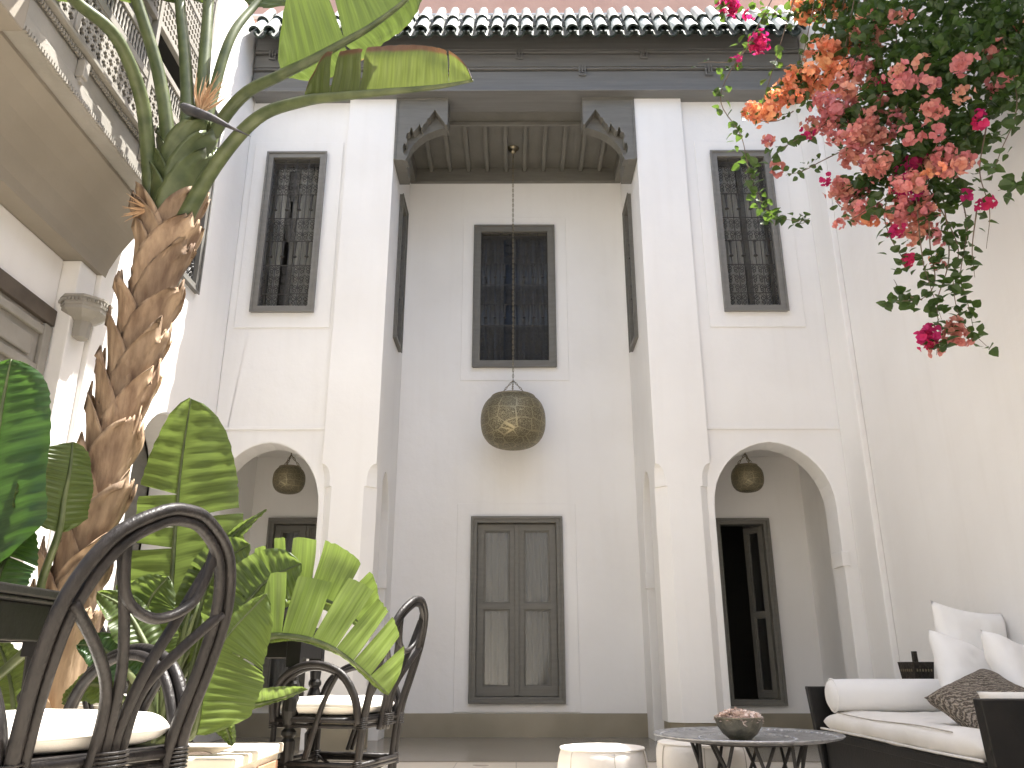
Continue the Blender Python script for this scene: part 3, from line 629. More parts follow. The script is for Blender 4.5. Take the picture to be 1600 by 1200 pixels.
# alcove door of stacked panels, facing the court
XA = XL - .14
adoor = MB(); adoor.box(XA - .05, XA, 2.1, 4.415, 0, 2.50); adoor = pl(adoor.build('alcove_door', M['palewood'], lwg))
b = MB(); b.box(XA - .04, XA + .03, 2.1, 4.415, 2.50, 2.60); b.build('dark_lintel', mat('dark_brown_wood', (.07, .055, .042), .6, c2=(.1, .08, .06), scale=8), adoor, bevel=.005)
b = MB(); b.box(XA - .04, XA + .005, -2.0, 4.415, 2.61, 2.938); b.build('alcove_wall', M['plaster'], adoor, bevel=.005)
fr0 = []
for y0, y1 in ((4.33, 4.405), (3.36, 3.44), (2.4, 2.48)): fr0.append((y0, y1, .0, 2.49))
for (y0, y1, z0, z1) in fr0:
    b = MB(); b.box(XA + .0005, XA + .028, y0, y1, z0 + .01, z1); b.build('stile', M['palewood'], adoor, bevel=.005)
zz = 2.47
pan_b = MB(); pan_b.box(0, .016, 0, .76, 0, .115); pm_ = pan_b.mesh('panel', M['palewood'])
while zz > .25:
    for y0 in (3.44, 2.48):
        b = MB(); b.box(XA + .0005, XA + .024, y0 + .001, y0 + .889 if y0 > 3 else y0 + .879, zz - .05, zz); b.build('rail', M['palewood'], adoor, bevel=.006)
        o = inst('panel', pm_, adoor, (XA + .0005, y0 + .06, zz - .05 - .155)); add_bevel(o, .008)
    zz -= .235
# corbel capital
cp = MB(); cp.lathe([(.05, -.16), (.055, -.06), (.09, -.045), (.135, -.01), (.135, .012), (.142, .014), (.142, .055), (.15, .058), (.15, .075)], (XL + .0, 4.50, 2.62), 8); cp = pl(cp.build('capital', M['palewood'], lwg, bevel=.004))
for i in range(24):
    a = 2 * math.pi * i / 24
b = MB()
for i in range(40):
    a = 2 * math.pi * i / 40; q = .139
    b.box(XL + q * math.cos(a) - .006, XL + q * math.cos(a) + .006, 4.50 + q * math.sin(a) - .006, 4.50 + q * math.sin(a) + .006, 2.655, 2.672)
b.build('bead_row', M['palewood'], cp)
# the balcony
XB = -2.25
bal = MB(); bal.box(XB - .11, XB - .012, -2.0, 4.87, 3.358, 3.68); bal = pl(bal.build('balcony', M['palewood'], lwg))
def bpart(name, x0, x1, y0, y1, z0, z1, bev=.004, m='palewood'):
    t = MB(); t.box(x0, x1, y0, y1, z0, z1); return t.build(name, M[m], bal, bevel=bev)
BY0, BY1 = 2.93, 4.87
bpart('fascia', XB - .0115, XB + .012, BY0, BY1, 3.352, 3.448)
bpart('fascia', XB - .0115, XB - .004, BY0, BY1, 3.4485, 3.575)
bpart('ledge', XB - .0115, XB + .045, BY0, BY1, 3.612, 3.634)
bpart('fascia', XB - .0115, XB + .008, BY0, BY1, 3.635, 3.682)
for z, x in ((3.350, XB + .0125), (3.577, XB + .004)):
    t = MB(); y = BY0
    while y < BY1 - .02:
        t.box(x, x + .013, y, y + .013, z, z + .026); y += .022
    t.build('dentil_row', M['palewood'], bal)
for y in (3.42, 4.15):
    t = MB(); t.box(XB - .003, XB + .04, y, y + .05, 3.47, 3.574); t.box(XB - .003, XB + .028, y + .008, y + .042, 3.44, 3.4695); t.build('modillion', M['palewood'], bal, bevel=.004)
# near pier of the balcony
bpart('corner_pier', XB - .11, XB + .05, 2.25, BY0 - .001, 3.30, 6.2, .008, 'beige')
def quatre(cy, cz, r):
    q = r * .42; a = r
    pts = [(a, q), (q, q), (q, a), (-q, a), (-q, q), (-a, q), (-a, -q), (-q, -q), (-q, -a), (q, -a), (q, -q), (a, -q)]
    return [(cy + p[0], cz + p[1]) for p in pts]
def diam(cy, cz, r): return [(cy + r, cz), (cy, cz + r), (cy - r, cz), (cy, cz - r)]
def lattice(w, h, cell, style):
    ny = max(2, int(w / cell)); nz = max(2, int(h / cell)); cy = w / ny; cz = h / nz; H = []
    for i in range(ny):
        for j in range(nz):
            c = ((i + .5) * cy, (j + .5) * cz)
            if style == 0:
                H.append(quatre(*c, min(cy, cz) * .40))
                if i < ny - 1 and j < nz - 1: H.append(diam(c[0] + cy / 2, c[1] + cz / 2, cell * .13))
            else: H.append(diam(*c, min(cy, cz) * .46))
    return plate_mesh('lattice_panel', rect(-.004, w + .004, -.004, h + .004), H, -.012, .004, 'X', M['palewood'])
bays = [(2.96, 3.32), (3.365, 4.095), (4.14, 4.84)]
tiers = [(3.70, 4.00, .058, 0), (4.50, 4.68, .04, 1), (4.73, 4.95, .04, 1), (5.0, 5.30, .04, 0)]
cache = {}
for y0, y1 in bays:
    for z0, z1, c, stl in tiers:
        k = (round(y1 - y0, 3), z0)
        if k not in cache: cache[k] = lattice(y1 - y0, z1 - z0, c, stl)
        inst('lattice_panel', cache[k], bal, (XB - .004, y0, z0))
    n = int((y1 - y0) / .034)
    t = MB(); t.tube([(0, 0, 0), (0, 0, .02), (0, 0, .04), (0, 0, .075), (0, 0, .11), (0, 0, .13), (0, 0, .15)], [.008, .012, .006, .011, .006, .012, .008], 6); bmh = t.mesh('baluster', M['palewood'], True)
    for i in range(n): inst('baluster', bmh, bal, (XB - .012, y0 + (i + .5) * (y1 - y0) / n, 4.058))
for y in (2.93, 3.322, 4.097, 4.842): bpart('post', XB - .035, XB + .012, y + .001, y + .041, 3.683, 5.36)
for z0, z1 in ((3.684, 3.70), (4.004, 4.056), (4.21, 4.255), (4.455, 4.495), (4.684, 4.726), (4.954, 4.996), (5.304, 5.36)):
    for y0, y1 in bays: bpart('rail', XB - .03, XB + .006, y0 + .004, y1 - .0005, z0, z1)
bpart('header', XB - .11, XB + .02, BY0, BY1, 5.361, 5.6, .006)
# room behind the screens
b = MB(); b.box(XL - .9, XL - .85, -2, 5.0, 3.36, 6.7); b.box(XL - .85, XB - .111, 4.8, 4.86, 3.69, 6.7); b.box(XL - .85, XB - .111, -2, 4.79, 5.62, 5.68); pl(b.build('screened_room_wall', M['dark'], lwg))
b = MB(); b.box(XL - .85, XB - .12, -2, 4.8, 3.36, 3.40); pl(b.build('screened_room_floor', M['palewood'], lwg))
b = MB(); b.box(XB - .3, XB - .02, -2.0, 4.86, 5.61, 6.7); pl(b.build('upper_wall', M['plaster'], lwg, bevel=.01))
b = MB(); b.box(XB - .11, XB - .0, -2.0, 2.249, 3.69, 5.6); pl(b.build('upper_screen_wall', M['palewood'], lwg))
# ------------------------------------------------------------------ hanging lanterns
def link_chain(a, b, step=.03, r=.0030):
    a = Vector(a); b = Vector(b); d = b - a; n = max(2, int(d.length / step)); t = d.normalized(); m = MB()
    x = t.cross(Vector((0, 1, 0)) if abs(t.y) < .9 else Vector((1, 0, 0))).normalized(); y = t.cross(x)
    for i in range(n):
        c = a + d * ((i + .5) / n); s = x if i % 2 else y; L_ = d.length / n * .62
        m.tube([c + t * L_ * math.cos(k * math.pi / 4) + s * .0075 * math.sin(k * math.pi / 4) for k in range(8)], r, 4, closed=True)
    return m
def lantern(loc, top, Rm, H, ztop, label):
    """globe of pierced brass open at the top, on three short chains; loc is its lowest point"""
    o = empty('hanging_lantern', loc); tag(o, label, 'lantern', 'pierced brass globe lanterns')
    prof = []
    n = 22
    for i in range(n + 1):
        a = -math.pi / 2 + (math.pi / 2 + 1.02) * i / n
        ca, sa = math.cos(a), math.sin(a)
        r = Rm * (abs(ca) ** .62); z = H * .5 * (1 + math.copysign(abs(sa) ** .9, sa) * 1.0)
        prof.append((max(r, .001), z))
    zt = prof[-1][1]; k = H / zt
    prof = [(r, z * k) for r, z in prof]; rt = prof[-1][0]
    g = MB(); g.lathe(prof, n=40); g.face([]) if False else None
    sh = g.build('shade', M['brass'], o, smooth=True)
    c = MB(); c.lathe([(rt * 1.04, H - .012), (rt * 1.05, H + .0), (rt * 1.02, H + .010), (rt * .96, H + .010), (rt * .95, H - .005)], n=40); c.build('rim', M['chain'], o, smooth=True)
    dz = Vector(loc).z
    for k in range(3):
        a = 2 * math.pi * k / 3 + .5
        ch = link_chain((rt * math.cos(a), rt * math.sin(a), H + .008), (0, 0, ztop - dz)); ch.build('chain', M['chain'], o)
    ch = link_chain((0, 0, ztop - dz), (0, 0, top - dz - .03)); ch.build('chain', M['chain'], o)
    rz = MB(); rz.lathe([(.012, -.07), (.03, -.055), (.035, -.04), (.02, -.03), (.06, -.012), (.065, 0)], (0, 0, top - dz), 16); rz.build('ceiling_rose', M['chain'], o, smooth=True)
    return o
lantern((-.025, 7.58, 2.585), 5.949, .315, .50, 3.27, 'large round pierced brass lantern hanging in the central recess')
lantern((2.105, 7.3, 2.10), 2.60, .145, .235, 2.45, 'small brass globe lantern hanging in the right arch')
lantern((-2.065, 7.3, 2.09), 2.60, .145, .235, 2.45, 'small brass globe lantern hanging in the left arch')

# ------------------------------------------------------------------ black dining tables
def table(x0, x1, y0, y1, H, label):
    t = empty('dining_table', ((x0 + x1) / 2, (y0 + y1) / 2, 0)); tag(t, label, 'table', 'black turned-leg tables')
    a, c = (x1 - x0) / 2, (y1 - y0) / 2
    b = MB(); b.box(-a, a, -c, c, H - .028, H); b.build('table_top', M['black'], t, bevel=.006)
    b = MB(); b.box(-a + .012, a - .012, -c + .012, c - .012, H - .042, H - .0285); b.build('top_moulding', M['black'], t, bevel=.005)
    e = .05
    for (p0, p1, q0, q1) in ((-a + e + .07, a - e - .07, -c + e, -c + e + .025), (-a + e + .07, a - e - .07, c - e - .025, c - e), (-a + e, -a + e + .025, -c + e + .07, c - e - .07), (a - e - .025, a - e, -c + e + .07, c - e - .07)):
        b = MB(); b.box(p0, p1, q0, q1, H - .155, H - .0425); b.build('apron', M['black'], t, bevel=.004)
    for sx in (-1, 1):
        for sy in (-1, 1):
            cx, cy = sx * (a - e - .034), sy * (c - e - .034)
            b = MB(); b.box(cx - .036, cx + .036, cy - .036, cy + .036, H - .20, H - .043)
            z = H - .20
            b.lathe([(.022, 0), (.022, .03), (.03, .04), (.026, .10), (.034, .20), (.036, .26), (.024, .275), (.038, .29), (.038, .305), (.022, .32), (.034, .34), (.044, .40), (.040, .46), (.026, .50), (.036, .515), (.036, .53), (.028, .545), (.034, z)][:-1] + [(.034, z + .002)], (cx, cy, 0), 14)
            l = b.build('leg', M['black'], t, bevel=.003)
    return t
table(-2.35, -1.46, 1.55, 2.85, .845, 'black wooden table cut off by the left edge of the picture')
table(-1.92, -1.06, 4.36, 5.02, .81, 'black turned-leg table behind the torn banana leaves')

# ------------------------------------------------------------------ rattan armchairs
def pole(par, name, pts, r=.013, n=24, rr=None, sub=None):
    b = MB(); P_ = cr(pts, n); b.tube(P_, r, 8)
    # growth rings of the cane
    return b.build(name, M['rattan'], par, smooth=True)
def double(par, name, pts, off, r=.013, n=30):
    b = MB(); P_ = cr(pts, n); b.tube(P_, r, 8)
    b.tube([p + Vector(off) * (1 if True else 0) for p in P_], r, 8)
    return b.build(name, M['rattan'], par, smooth=True)
def armchair(loc, rz, sc, label):
    o = empty('rattan_armchair', loc, rz); o.scale = (sc,) * 3; tag(o, label, 'chair', 'dark rattan armchairs')
    # tall back hoop of two canes
    hp = [(-.235, -.235, .0), (-.24, -.25, .22), (-.245, -.275, .42), (-.262, -.325, .60), (-.255, -.375, .76), (-.19, -.42, .90), (-.08, -.445, .975), (0, -.45, .99), (.08, -.445, .975), (.19, -.42, .90), (.255, -.375, .76), (.262, -.325, .60), (.245, -.275, .42), (.24, -.25, .22), (.235, -.235, .0)]
    pole(o, 'back_hoop', hp, .0175, 60)
    hp2 = [(x * .865, y + .006, .01 + z * .962 if z > .3 else z) for x, y, z in hp]
    pole(o, 'back_hoop', hp2, .015, 60)
    pole(o, 'back_scroll', [(-.145, -.415, .915), (-.135, -.405, .84), (-.10, -.392, .755), (0, -.382, .715), (.10, -.392, .755), (.135, -.405, .84), (.145, -.415, .915)], .0145, 30)
    for s in (-1, 1):
        pole(o, 'back_spoke', [(s * .235, -.375, .74), (s * .13, -.345, .64), (s * .055, -.31, .54), (s * .04, -.285, .42), (s * .05, -.27, .32)], .015)
        pole(o, 'back_spoke', [(s * .15, -.405, .88), (s * .085, -.37, .72), (s * .035, -.33, .58), (s * .014, -.29, .44), (s * .016, -.275, .32)], .015)
        # arm hoop, two canes, and its braces
        ah = [(s * .265, .235, .36), (s * .272, .242, .46), (s * .285, .20, .565), (s * .295, .09, .635), (s * .295, -.04, .645), (s * .285, -.16, .595), (s * .275, -.235, .48), (s * .265, -.25, .36)]
        pole(o, 'arm_hoop', ah, .018, 36)
        pole(o, 'arm_hoop', [(x - s * .024, y * .93, z - .017) for x, y, z in ah], .0155, 36)
        pole(o, 'arm_brace', [(s * .288, -.13, .60), (s * .278, -.05, .44), (s * .266, .03, .19)], .0125)
        pole(o, 'arm_brace', [(s * .266, -.118, .59), (s * .256, -.035, .44), (s * .250, .05, .19)], .0115)
        pole(o, 'leg', [(s * .245, .235, .0), (s * .245, .237, .2), (s * .25, .235, .40)], .0155)
        pole(o, 'diagonal', [(s * .24, .23, .16), (s * .245, .0, .02)], .010, 6); pole(o, 'diagonal', [(s * .24, -.23, .16), (s * .245, -.03, .02)], .010, 6)
    for z, r, e in ((.375, .014, .0), (.345, .011, .006), (.165, .013, .0), (.145, .011, .004)):
        w = .25 - e
        b = MB(); b.tube([(-w, -.255, z), (w, -.255, z)], r, 8); b.tube([(-w, .245, z), (w, .245, z)], r, 8); b.tube([(-w, -.255, z), (-w, .245, z)], r, 8); b.tube([(w, -.255, z), (w, .245, z)], r, 8)
        b.build('seat_rail' if z > .3 else 'stretcher', M['rattan'], o, smooth=True)
    b = MB(); b.box(-.243, .243, -.248, .238, .372, .394); b.build('seat', M['rattan'], o, bevel=.004)
    for x, y, z, r in ((-.243, -.262, .36, .03), (.243, -.262, .36, .03), (-.25, .238, .36, .026), (.25, .238, .36, .026), (-.24, -.245, .155, .027), (.24, -.245, .155, .027), (-.247, .237, .155, .024), (.247, .237, .155, .024), (0, -.29, .37, .045)):
        b = MB()
        P_ = []
        for k in range(60): P_.append((x + r * math.cos(k * math.pi / 5), y + r * .8 * math.sin(k * math.pi / 5), z + (k - 30) * .0010))
        b.tube(P_, .0036, 5); b.build('binding', M['rattan'], o, smooth=True)
        if False: b.tube([(x + r * math.cos(a * math.pi / 5), y + r * .8 * math.sin(a * math.pi / 5), z + (k - 2) * .008) for a in range(10)], .0045, 5, closed=True)
    return o
def pillow_mesh(name, w, h, t, m, n=20, pinch=.08, sag=.0, seed=0, wr=.010):
    """stuffed rectangle in the local xz plane, thickness along y, base z=0"""
    b = MB()
    def pt(u, v, s):
        e = max(0, (1 - u ** 4)) ** .5 * max(0, (1 - v ** 4)) ** .5
        k = 1 - pinch * (1 - abs(v) ** 2) * abs(u) ** 3; q = 1 - pinch * (1 - abs(u) ** 2) * abs(v) ** 3
        x, z = u * w / 2 * k, v * h / 2 * q
        nz = noise.noise(Vector((x * 7 + seed, z * 7, s))) * wr * e + noise.noise(Vector((x * 19 + seed, z * 19, s))) * wr * .4 * e
        return (x, s * (t / 2 * e + nz) + sag * (v < 0) * v * v, z + h / 2)
    for s in (1, -1):
        b.grid([[pt(-1 + 2 * i / n, -1 + 2 * j / n, s) for j in range(n + 1)] for i in range(n + 1)])
    me = b.mesh(name, m, True)
    bm = bmesh.new(); bm.from_mesh(me); bmesh.ops.remove_doubles(bm, verts=bm.verts, dist=1e-4); bmesh.ops.recalc_face_normals(bm, faces=bm.faces); bm.to_mesh(me); bm.free()
    return me
def pad_mesh(name, w, d, t, m, n=22, seed=0, wr=.006, ex=8, amp=1):
    """flat box cushion, base z=0"""
    b = MB()
    for s in (1, -1):
        rows = []
        for i in range(n + 1):
            r = []
            for j in range(n + 1):
                u, v = math.sin((-1 + 2 * i / n) * math.pi / 2), math.sin((-1 + 2 * j / n) * math.pi / 2)
                e = (max(0, 1 - abs(u) ** ex) * max(0, 1 - abs(v) ** ex)) ** .45
                k = .97 + .03 * e
                rx = u * w / 2 * (1 - .04 * abs(v) ** 6); ry = v * d / 2 * (1 - .04 * abs(u) ** 6)
                nz = noise.noise(Vector((rx * 6 + seed, ry * 6, s))) * wr + noise.noise(Vector((rx * 17 + seed, ry * 17, s))) * wr * .4
                r.append((rx, ry, t / 2 + s * (t / 2 * e + nz * e)))
            rows.append(r)
        b.grid(rows)
    me = b.mesh(name, m, True)
    bm = bmesh.new(); bm.from_mesh(me); bmesh.ops.remove_doubles(bm, verts=bm.verts, dist=1e-4); bmesh.ops.recalc_face_normals(bm, faces=bm.faces); bm.to_mesh(me); bm.free()
    return me
def chair_with_cushion(loc, f, sc, label, clabel, seed):
    rz = math.atan2(-f[0], f[1])
    armchair(loc, rz, sc, label)
    c = inst('seat_cushion', pad_mesh('seat_cushion', .49, .485, .088, M['cloth'], seed=seed), None, (loc[0], loc[1], .394 * sc), (0, 0, rz), (sc,) * 3)
    tag(c, clabel, 'cushion', 'armchair seat cushions')
    pts = []
    for i in range(65):
        a = 2 * math.pi * i / 64; k = 7
        q = (abs(math.cos(a)) ** k + abs(math.sin(a)) ** k) ** (-1 / k)
        pts.append((.243 * q * math.cos(a), .240 * q * math.sin(a), .040))
    b = MB(); b.tube(pts[:-1], .0045, 5, closed=True); b.build('piping', M['cloth'], c, smooth=True)
chair_with_cushion((-1.315, 2.42, 0), (-.90, .43), 1.03, 'large dark rattan armchair in the left foreground, seen from behind', 'cream cushion on the near foreground armchair', 3)
chair_with_cushion((-.94, 4.62, 0), (-.965, .26), .965, 'dark rattan armchair in side view left of the central door', 'cream cushion on the armchair beneath the torn leaf', 9)
chair_with_cushion((-2.14, 4.80, 0), (.97, -.2), .965, 'dark rattan armchair almost hidden behind the leaf stems', 'cream cushion on the hidden armchair behind the leaf stems', 15)

# ------------------------------------------------------------------ poufs
def pouf(loc, r, H, label, seed):
    o = empty('pouf', loc, seed * .7); tag(o, label, 'pouf', 'white leather poufs')
    b = MB(); n = 48; rows = []
    prof = [(.0, .0), (.7, .0), (.92, .03), (1.0, .14), (1.03, .40), (1.03, .62), (1.0, .84), (.965, .93), (.90, .985), (.6, 1.0), (.3, 1.0), (.0, .995)]
    ring = []
    for q, z in prof:
        rr = []
        for j in range(n):
            a = 2 * math.pi * j / n
            lob = 1 - .022 * (abs(math.cos(a * 3)) ** 14) * (1 if .05 < z < .97 else .3)
            nz = noise.noise(Vector((math.cos(a) * 2.2 + seed, math.sin(a) * 2.2, z * 3))) * .05
            rr.append((r * q * (lob + nz) * math.cos(a), r * q * (lob + nz) * math.sin(a), H * z + (noise.noise(Vector((q * math.cos(a) * 2 + seed, q * math.sin(a) * 2, 5))) * .014 if z > .8 else 0)))
        ring.append(rr)
    b.loft(ring, cap=False); b.build('body', M['leather'], o, smooth=True, sub=1)
    for k in range(6):
        a = math.pi / 6 * (2 * k) ; s = MB()
        s.tube(cr([(r * q * 1.0 * math.cos(a), r * q * 1.0 * math.sin(a), H * z) for q, z in ((.93, .05), (.985, .15), (1.01, .40), (1.01, .62), (.985, .84), (.95, .93))], 12), .0022, 5); s.build('seam', M['seam'], o, smooth=True)
    s = MB(); s.tube([(r * .955 * math.cos(2 * math.pi * i / 40), r * .955 * math.sin(2 * math.pi * i / 40), H * .962) for i in range(40)], .005, 6, closed=True); s.build('top_piping', M['leather'], o, smooth=True)
    return o
pouf((.405, 4.2, 0), .205, .262, 'white leather pouf partly in the sun, left of the tray table', 1)
pouf((.965, 4.62, 0), .235, .25, 'white leather pouf in the shade behind the tray table', 2)

# ------------------------------------------------------------------ tray table, bowl and petals
tt = empty('tray_table', (1.03, 3.96, 0)); tag(tt, 'low round table with hammered metal tray on crossed black rods', 'table')
b = MB(); b.lathe([(.0, .306), (.30, .306), (.36, .312), (.405, .322), (.414, .330), (.410, .334), (.400, .329), (.355, .320), (.31, .315), (.296, .318), (.285, .314), (.0, .314)], n=64); tr = b.build('tray', M['tray'], tt, smooth=True)
b = MB()
for i in range(72):
    a = 2 * math.pi * i / 72; b.lathe([(.0115, -.001), (.007, .003), (.001, .0045)], (.382 * math.cos(a), .382 * math.sin(a), .3245), 6)
for i in range(36):
    a = 2 * math.pi * i / 36; b.lathe([(.012, -.001), (.008, .003), (.001, .004)], (.21 * math.cos(a), .21 * math.sin(a), .314), 6)
b.build('hammered_boss_ring', M['tray'], tr, smooth=True)
for i in range(9):
    for s in (-1, 1):
        a = 2 * math.pi * (i + .25 * s) / 9 + .2; a2 = a + s * .55
        b = MB(); b.tube([(.25 * math.cos(a), .25 * math.sin(a), .305), (.205 * math.cos(a2), .205 * math.sin(a2), .004)], .0075, 8); b.build('rod', M['iron'], tt, smooth=True)
for z, r in ((.302, .25), (.008, .205)):
    b = MB(); b.tube([(r * math.cos(2 * math.pi * i / 40), r * math.sin(2 * math.pi * i / 40), z) for i in range(40)], .007, 6, closed=True); b.build('hoop', M['iron'], tt, smooth=True)
bw = (.975, 3.86, .3145)
b = MB(); b.lathe([(.0, .0), (.045, .0), (.05, .004), (.075, .025), (.095, .055), (.104, .085), (.108, .09), (.104, .093), (.098, .088), (.086, .058), (.065, .03), (.0, .018)], n=36)
bo = b.build('bowl', M['bowl'], None, smooth=True, loc=bw); tag(bo, 'small dark hammered metal bowl of petals on the tray table', 'bowl')
b = MB(); r2 = random.Random(4)
for i in range(420):
    a = r2.uniform(0, 6.283); q = .098 * math.sqrt(r2.random()); c = Vector((q * math.cos(a), q * math.sin(a), .078 + .030 * (1 - (q / .098) ** 2) + r2.uniform(-.012, .010) + .010 * noise.noise(Vector((q * 40 * math.cos(a), q * 40 * math.sin(a), 1)))))
    Rm_ = Matrix.Rotation(r2.uniform(0, 6.28), 3, 'Z') @ Matrix.Rotation(r2.uniform(-.9, .9), 3, 'X'); s = r2.uniform(.008, .016)
    rows = [[c + Rm_ @ Vector((u * s, v * s, .35 * s * (u * u + v * v))) * 1 for v in (-1, 0, 1)] for u in (-.8, 0, .8)]
    b.grid(rows)
pe = b.build('petals', M['petal'], None, smooth=True, loc=bw, recalc=False); tag(pe, 'heap of dried pale pink petals filling the metal bowl', 'petals', kind='stuff')

# ------------------------------------------------------------------ sofa and its cushions
sx0, sx1, sy0, sy1 = 1.79, 2.80, 3.33, 5.24
sf = empty('sofa', (sx0, sy0, 0)); tag(sf, 'low black wooden daybed sofa along the right wall', 'sofa')
def sp(name, m, bev=.006):
    return lambda x0, x1, y0, y1, z0, z1: MB().box(x0 - sx0, x1 - sx0, y0 - sy0, y1 - sy0, z0, z1).build(name, M[m], sf, bevel=bev)
for y0, y1, fl in ((sy0 - .005, sy0 + .055, -.03), (sy1 - .055, sy1 + .005, .03)):
    b = MB(); b.loft([[(-.0, y0 - sy0, 0), (1.0, y0 - sy0, 0), (1.0, y1 - sy0, 0), (0, y1 - sy0, 0)], [(-.045, y0 - sy0 + fl, .50), (1.0, y0 - sy0 + fl, .50), (1.0, y1 - sy0 + fl, .50), (-.045, y1 - sy0 + fl, .50)]]); b.build('arm', M['black'], sf, bevel=.006)
sp('front_rail', 'black')(sx0 + .012, sx0 + .05, sy0 + .056, sy1 - .056, .05, .262)
sp('rail_moulding', 'black')(sx0 + .002, sx0 + .0115, sy0 + .056, sy1 - .056, .215, .255)
sp('seat_deck', 'black')(sx0 + .051, sx1 - .05, sy0 + .056, sy1 - .056, .20, .25)
sp('back_rail', 'black')(sx1 - .049, sx1, sy0 + .056, sy1 - .056, .05, .46)
L_ = sy1 - sy0 - .125
mt = inst('mattress', pad_mesh('mattress', .99, L_, .118, M['cloth'], n=34, seed=5, wr=.014, ex=14), None, (sx0 + .475, (sy0 + sy1) / 2, .252)); tag(mt, 'long off-white seat mattress lying on the black sofa frame', 'cushion')
b = MB(); b.tube(cr([(-.487, -L_ / 2 + .02, .022), (-.49, -.4, .02), (-.488, .3, .024), (-.487, L_ / 2 - .02, .022)], 30), .006, 6); b.build('piping', M['cloth'], mt, smooth=True)
b = MB(); b.tube(cr([(-.474, -L_ / 2 + .25, .108), (-.466, -.3, .113), (-.470, .2, .107), (-.466, L_ / 2 - .25, .116)], 30), .003, 6); b.build('seam', M['seam'], mt, smooth=True)
# bolster against the far arm
b = MB(); r_ = .094; rings = []
for i, (x, q) in enumerate([(0, .05), (.004, .6), (.014, .86), (.032, .97), (.06, 1.0), (.3, 1.01), (.5, .99), (.72, 1.0), (.78, .97), (.80, .85), (.81, .05)]):
    rings.append([(x, r_ * q * math.cos(a * math.pi / 12) * (1 + .04 * noise.noise(Vector((x * 6, a * .8, 0)))), r_ + r_ * q * .96 * math.sin(a * math.pi / 12) * (1 + .04 * noise.noise(Vector((x * 6, a * .8, 3))))) for a in range(24)])
b.loft(rings); bl = b.build('bolster', M['cloth2'], None, smooth=True, loc=(1.80, 5.055, .362), sub=1); tag(bl, 'long white cylindrical bolster cushion against the far sofa arm', 'cushion')
b = MB(); b.tube([(.030, r_ * .98 * math.cos(a * math.pi / 16), r_ + r_ * .96 * math.sin(a * math.pi / 16)) for a in range(32)], .005, 6, closed=True); b.build('piping', M['cloth2'], bl, smooth=True)
def pillow(loc, rot, w, h, t, m, label, seed, pinch=.09, name='pillow', group='scatter pillows on the sofa'):
    o = inst(name, pillow_mesh(name, w, h, t, M[m], seed=seed, pinch=pinch, n=26, wr=.02), None, loc, rot); tag(o, label, 'pillow', group); return o
pillow((2.44, 4.56, .380), (R(-26), R(20), R(18)), .54, .40, .16, 'cloth2', 'large white square pillow nearest the bolster', 1)
pillow((2.55, 4.80, .37), (R(-8), R(8), R(14)), .48, .58, .15, 'cloth2', 'tallest white pillow, rumpled along its top against the wall', 11)
pillow((2.52, 4.20, .37), (R(-22), R(14), R(30)), .50, .40, .15, 'cloth2', 'white pillow at the right edge behind the braided cushion', 21)
pillow((2.23, 3.86, .372), (R(-58), R(-14), R(30)), .50, .33, .13, 'braided', 'taupe braided wool cushion leaning on the white pillows', 31, .05)
pillow((2.12, 3.50, .37), (R(-12), 0, R(8)), .56, .155, .13, 'cloth', 'cream cushion showing just above the near sofa arm', 41)

# ------------------------------------------------------------------ tall floor lantern behind the sofa
fl = empty('floor_lantern', (2.57, 5.56, 0), R(12)); tag(fl, 'dark pierced metal lantern standing behind the bolster', 'lantern')
def sq(w, z): return [(-w, -w, z), (w, -w, z), (w, w, z), (-w, w, z)]
b = MB(); b.loft([sq(.11, 0), sq(.11, .03), sq(.095, .035), sq(.095, .05)]); b.build('base', M['lanternmetal'], fl, bevel=.003)
for sx in (-1, 1):
    for sy in (-1, 1):
        b = MB(); b.box(sx * .088 - .008, sx * .088 + .008, sy * .088 - .008, sy * .088 + .008, .05, .475); b.build('corner_bar', M['lanternmetal'], fl)
for k in range(4):
    b = MB(); b.box(-.08, .08, -.0885, -.0865, .05, .475); o = b.build('pane', M['glass'], fl); o.rotation_euler = (0, 0, k * math.pi / 2)
b = MB(); b.loft([sq(.10, .475), sq(.115, .483), sq(.068, .528)]); b.build('roof', M['lanternmetal'], fl)
Hs = []
for i in range(4):
    for j in range(3): Hs.append(diam(-.048 + i * .032, .578 + (j - 1) * .014, .006))
b = MB(); b.loft([sq(.066, .529), sq(.076, .640)]); ch = b.build('chimney', M['lanternmetal'], fl)
b = MB()
for k in range(4):
    for i in range(6):
        p = Matrix.Rotation(k * math.pi / 2, 3, 'Z') @ Vector((-.05 + i * .02, -.0725, .590)); b.box(p.x - .004, p.x + .004, p.y - .004, p.y + .004, p.z - .008, p.z + .008)
b.build('pierced_band', M['chain'], ch)
b = MB(); b.loft([[(p[0], p[1], p[2]) for p in sq(.013, .6405)], sq(.012, .705)]); b.build('finial', M['lanternmetal'], fl)
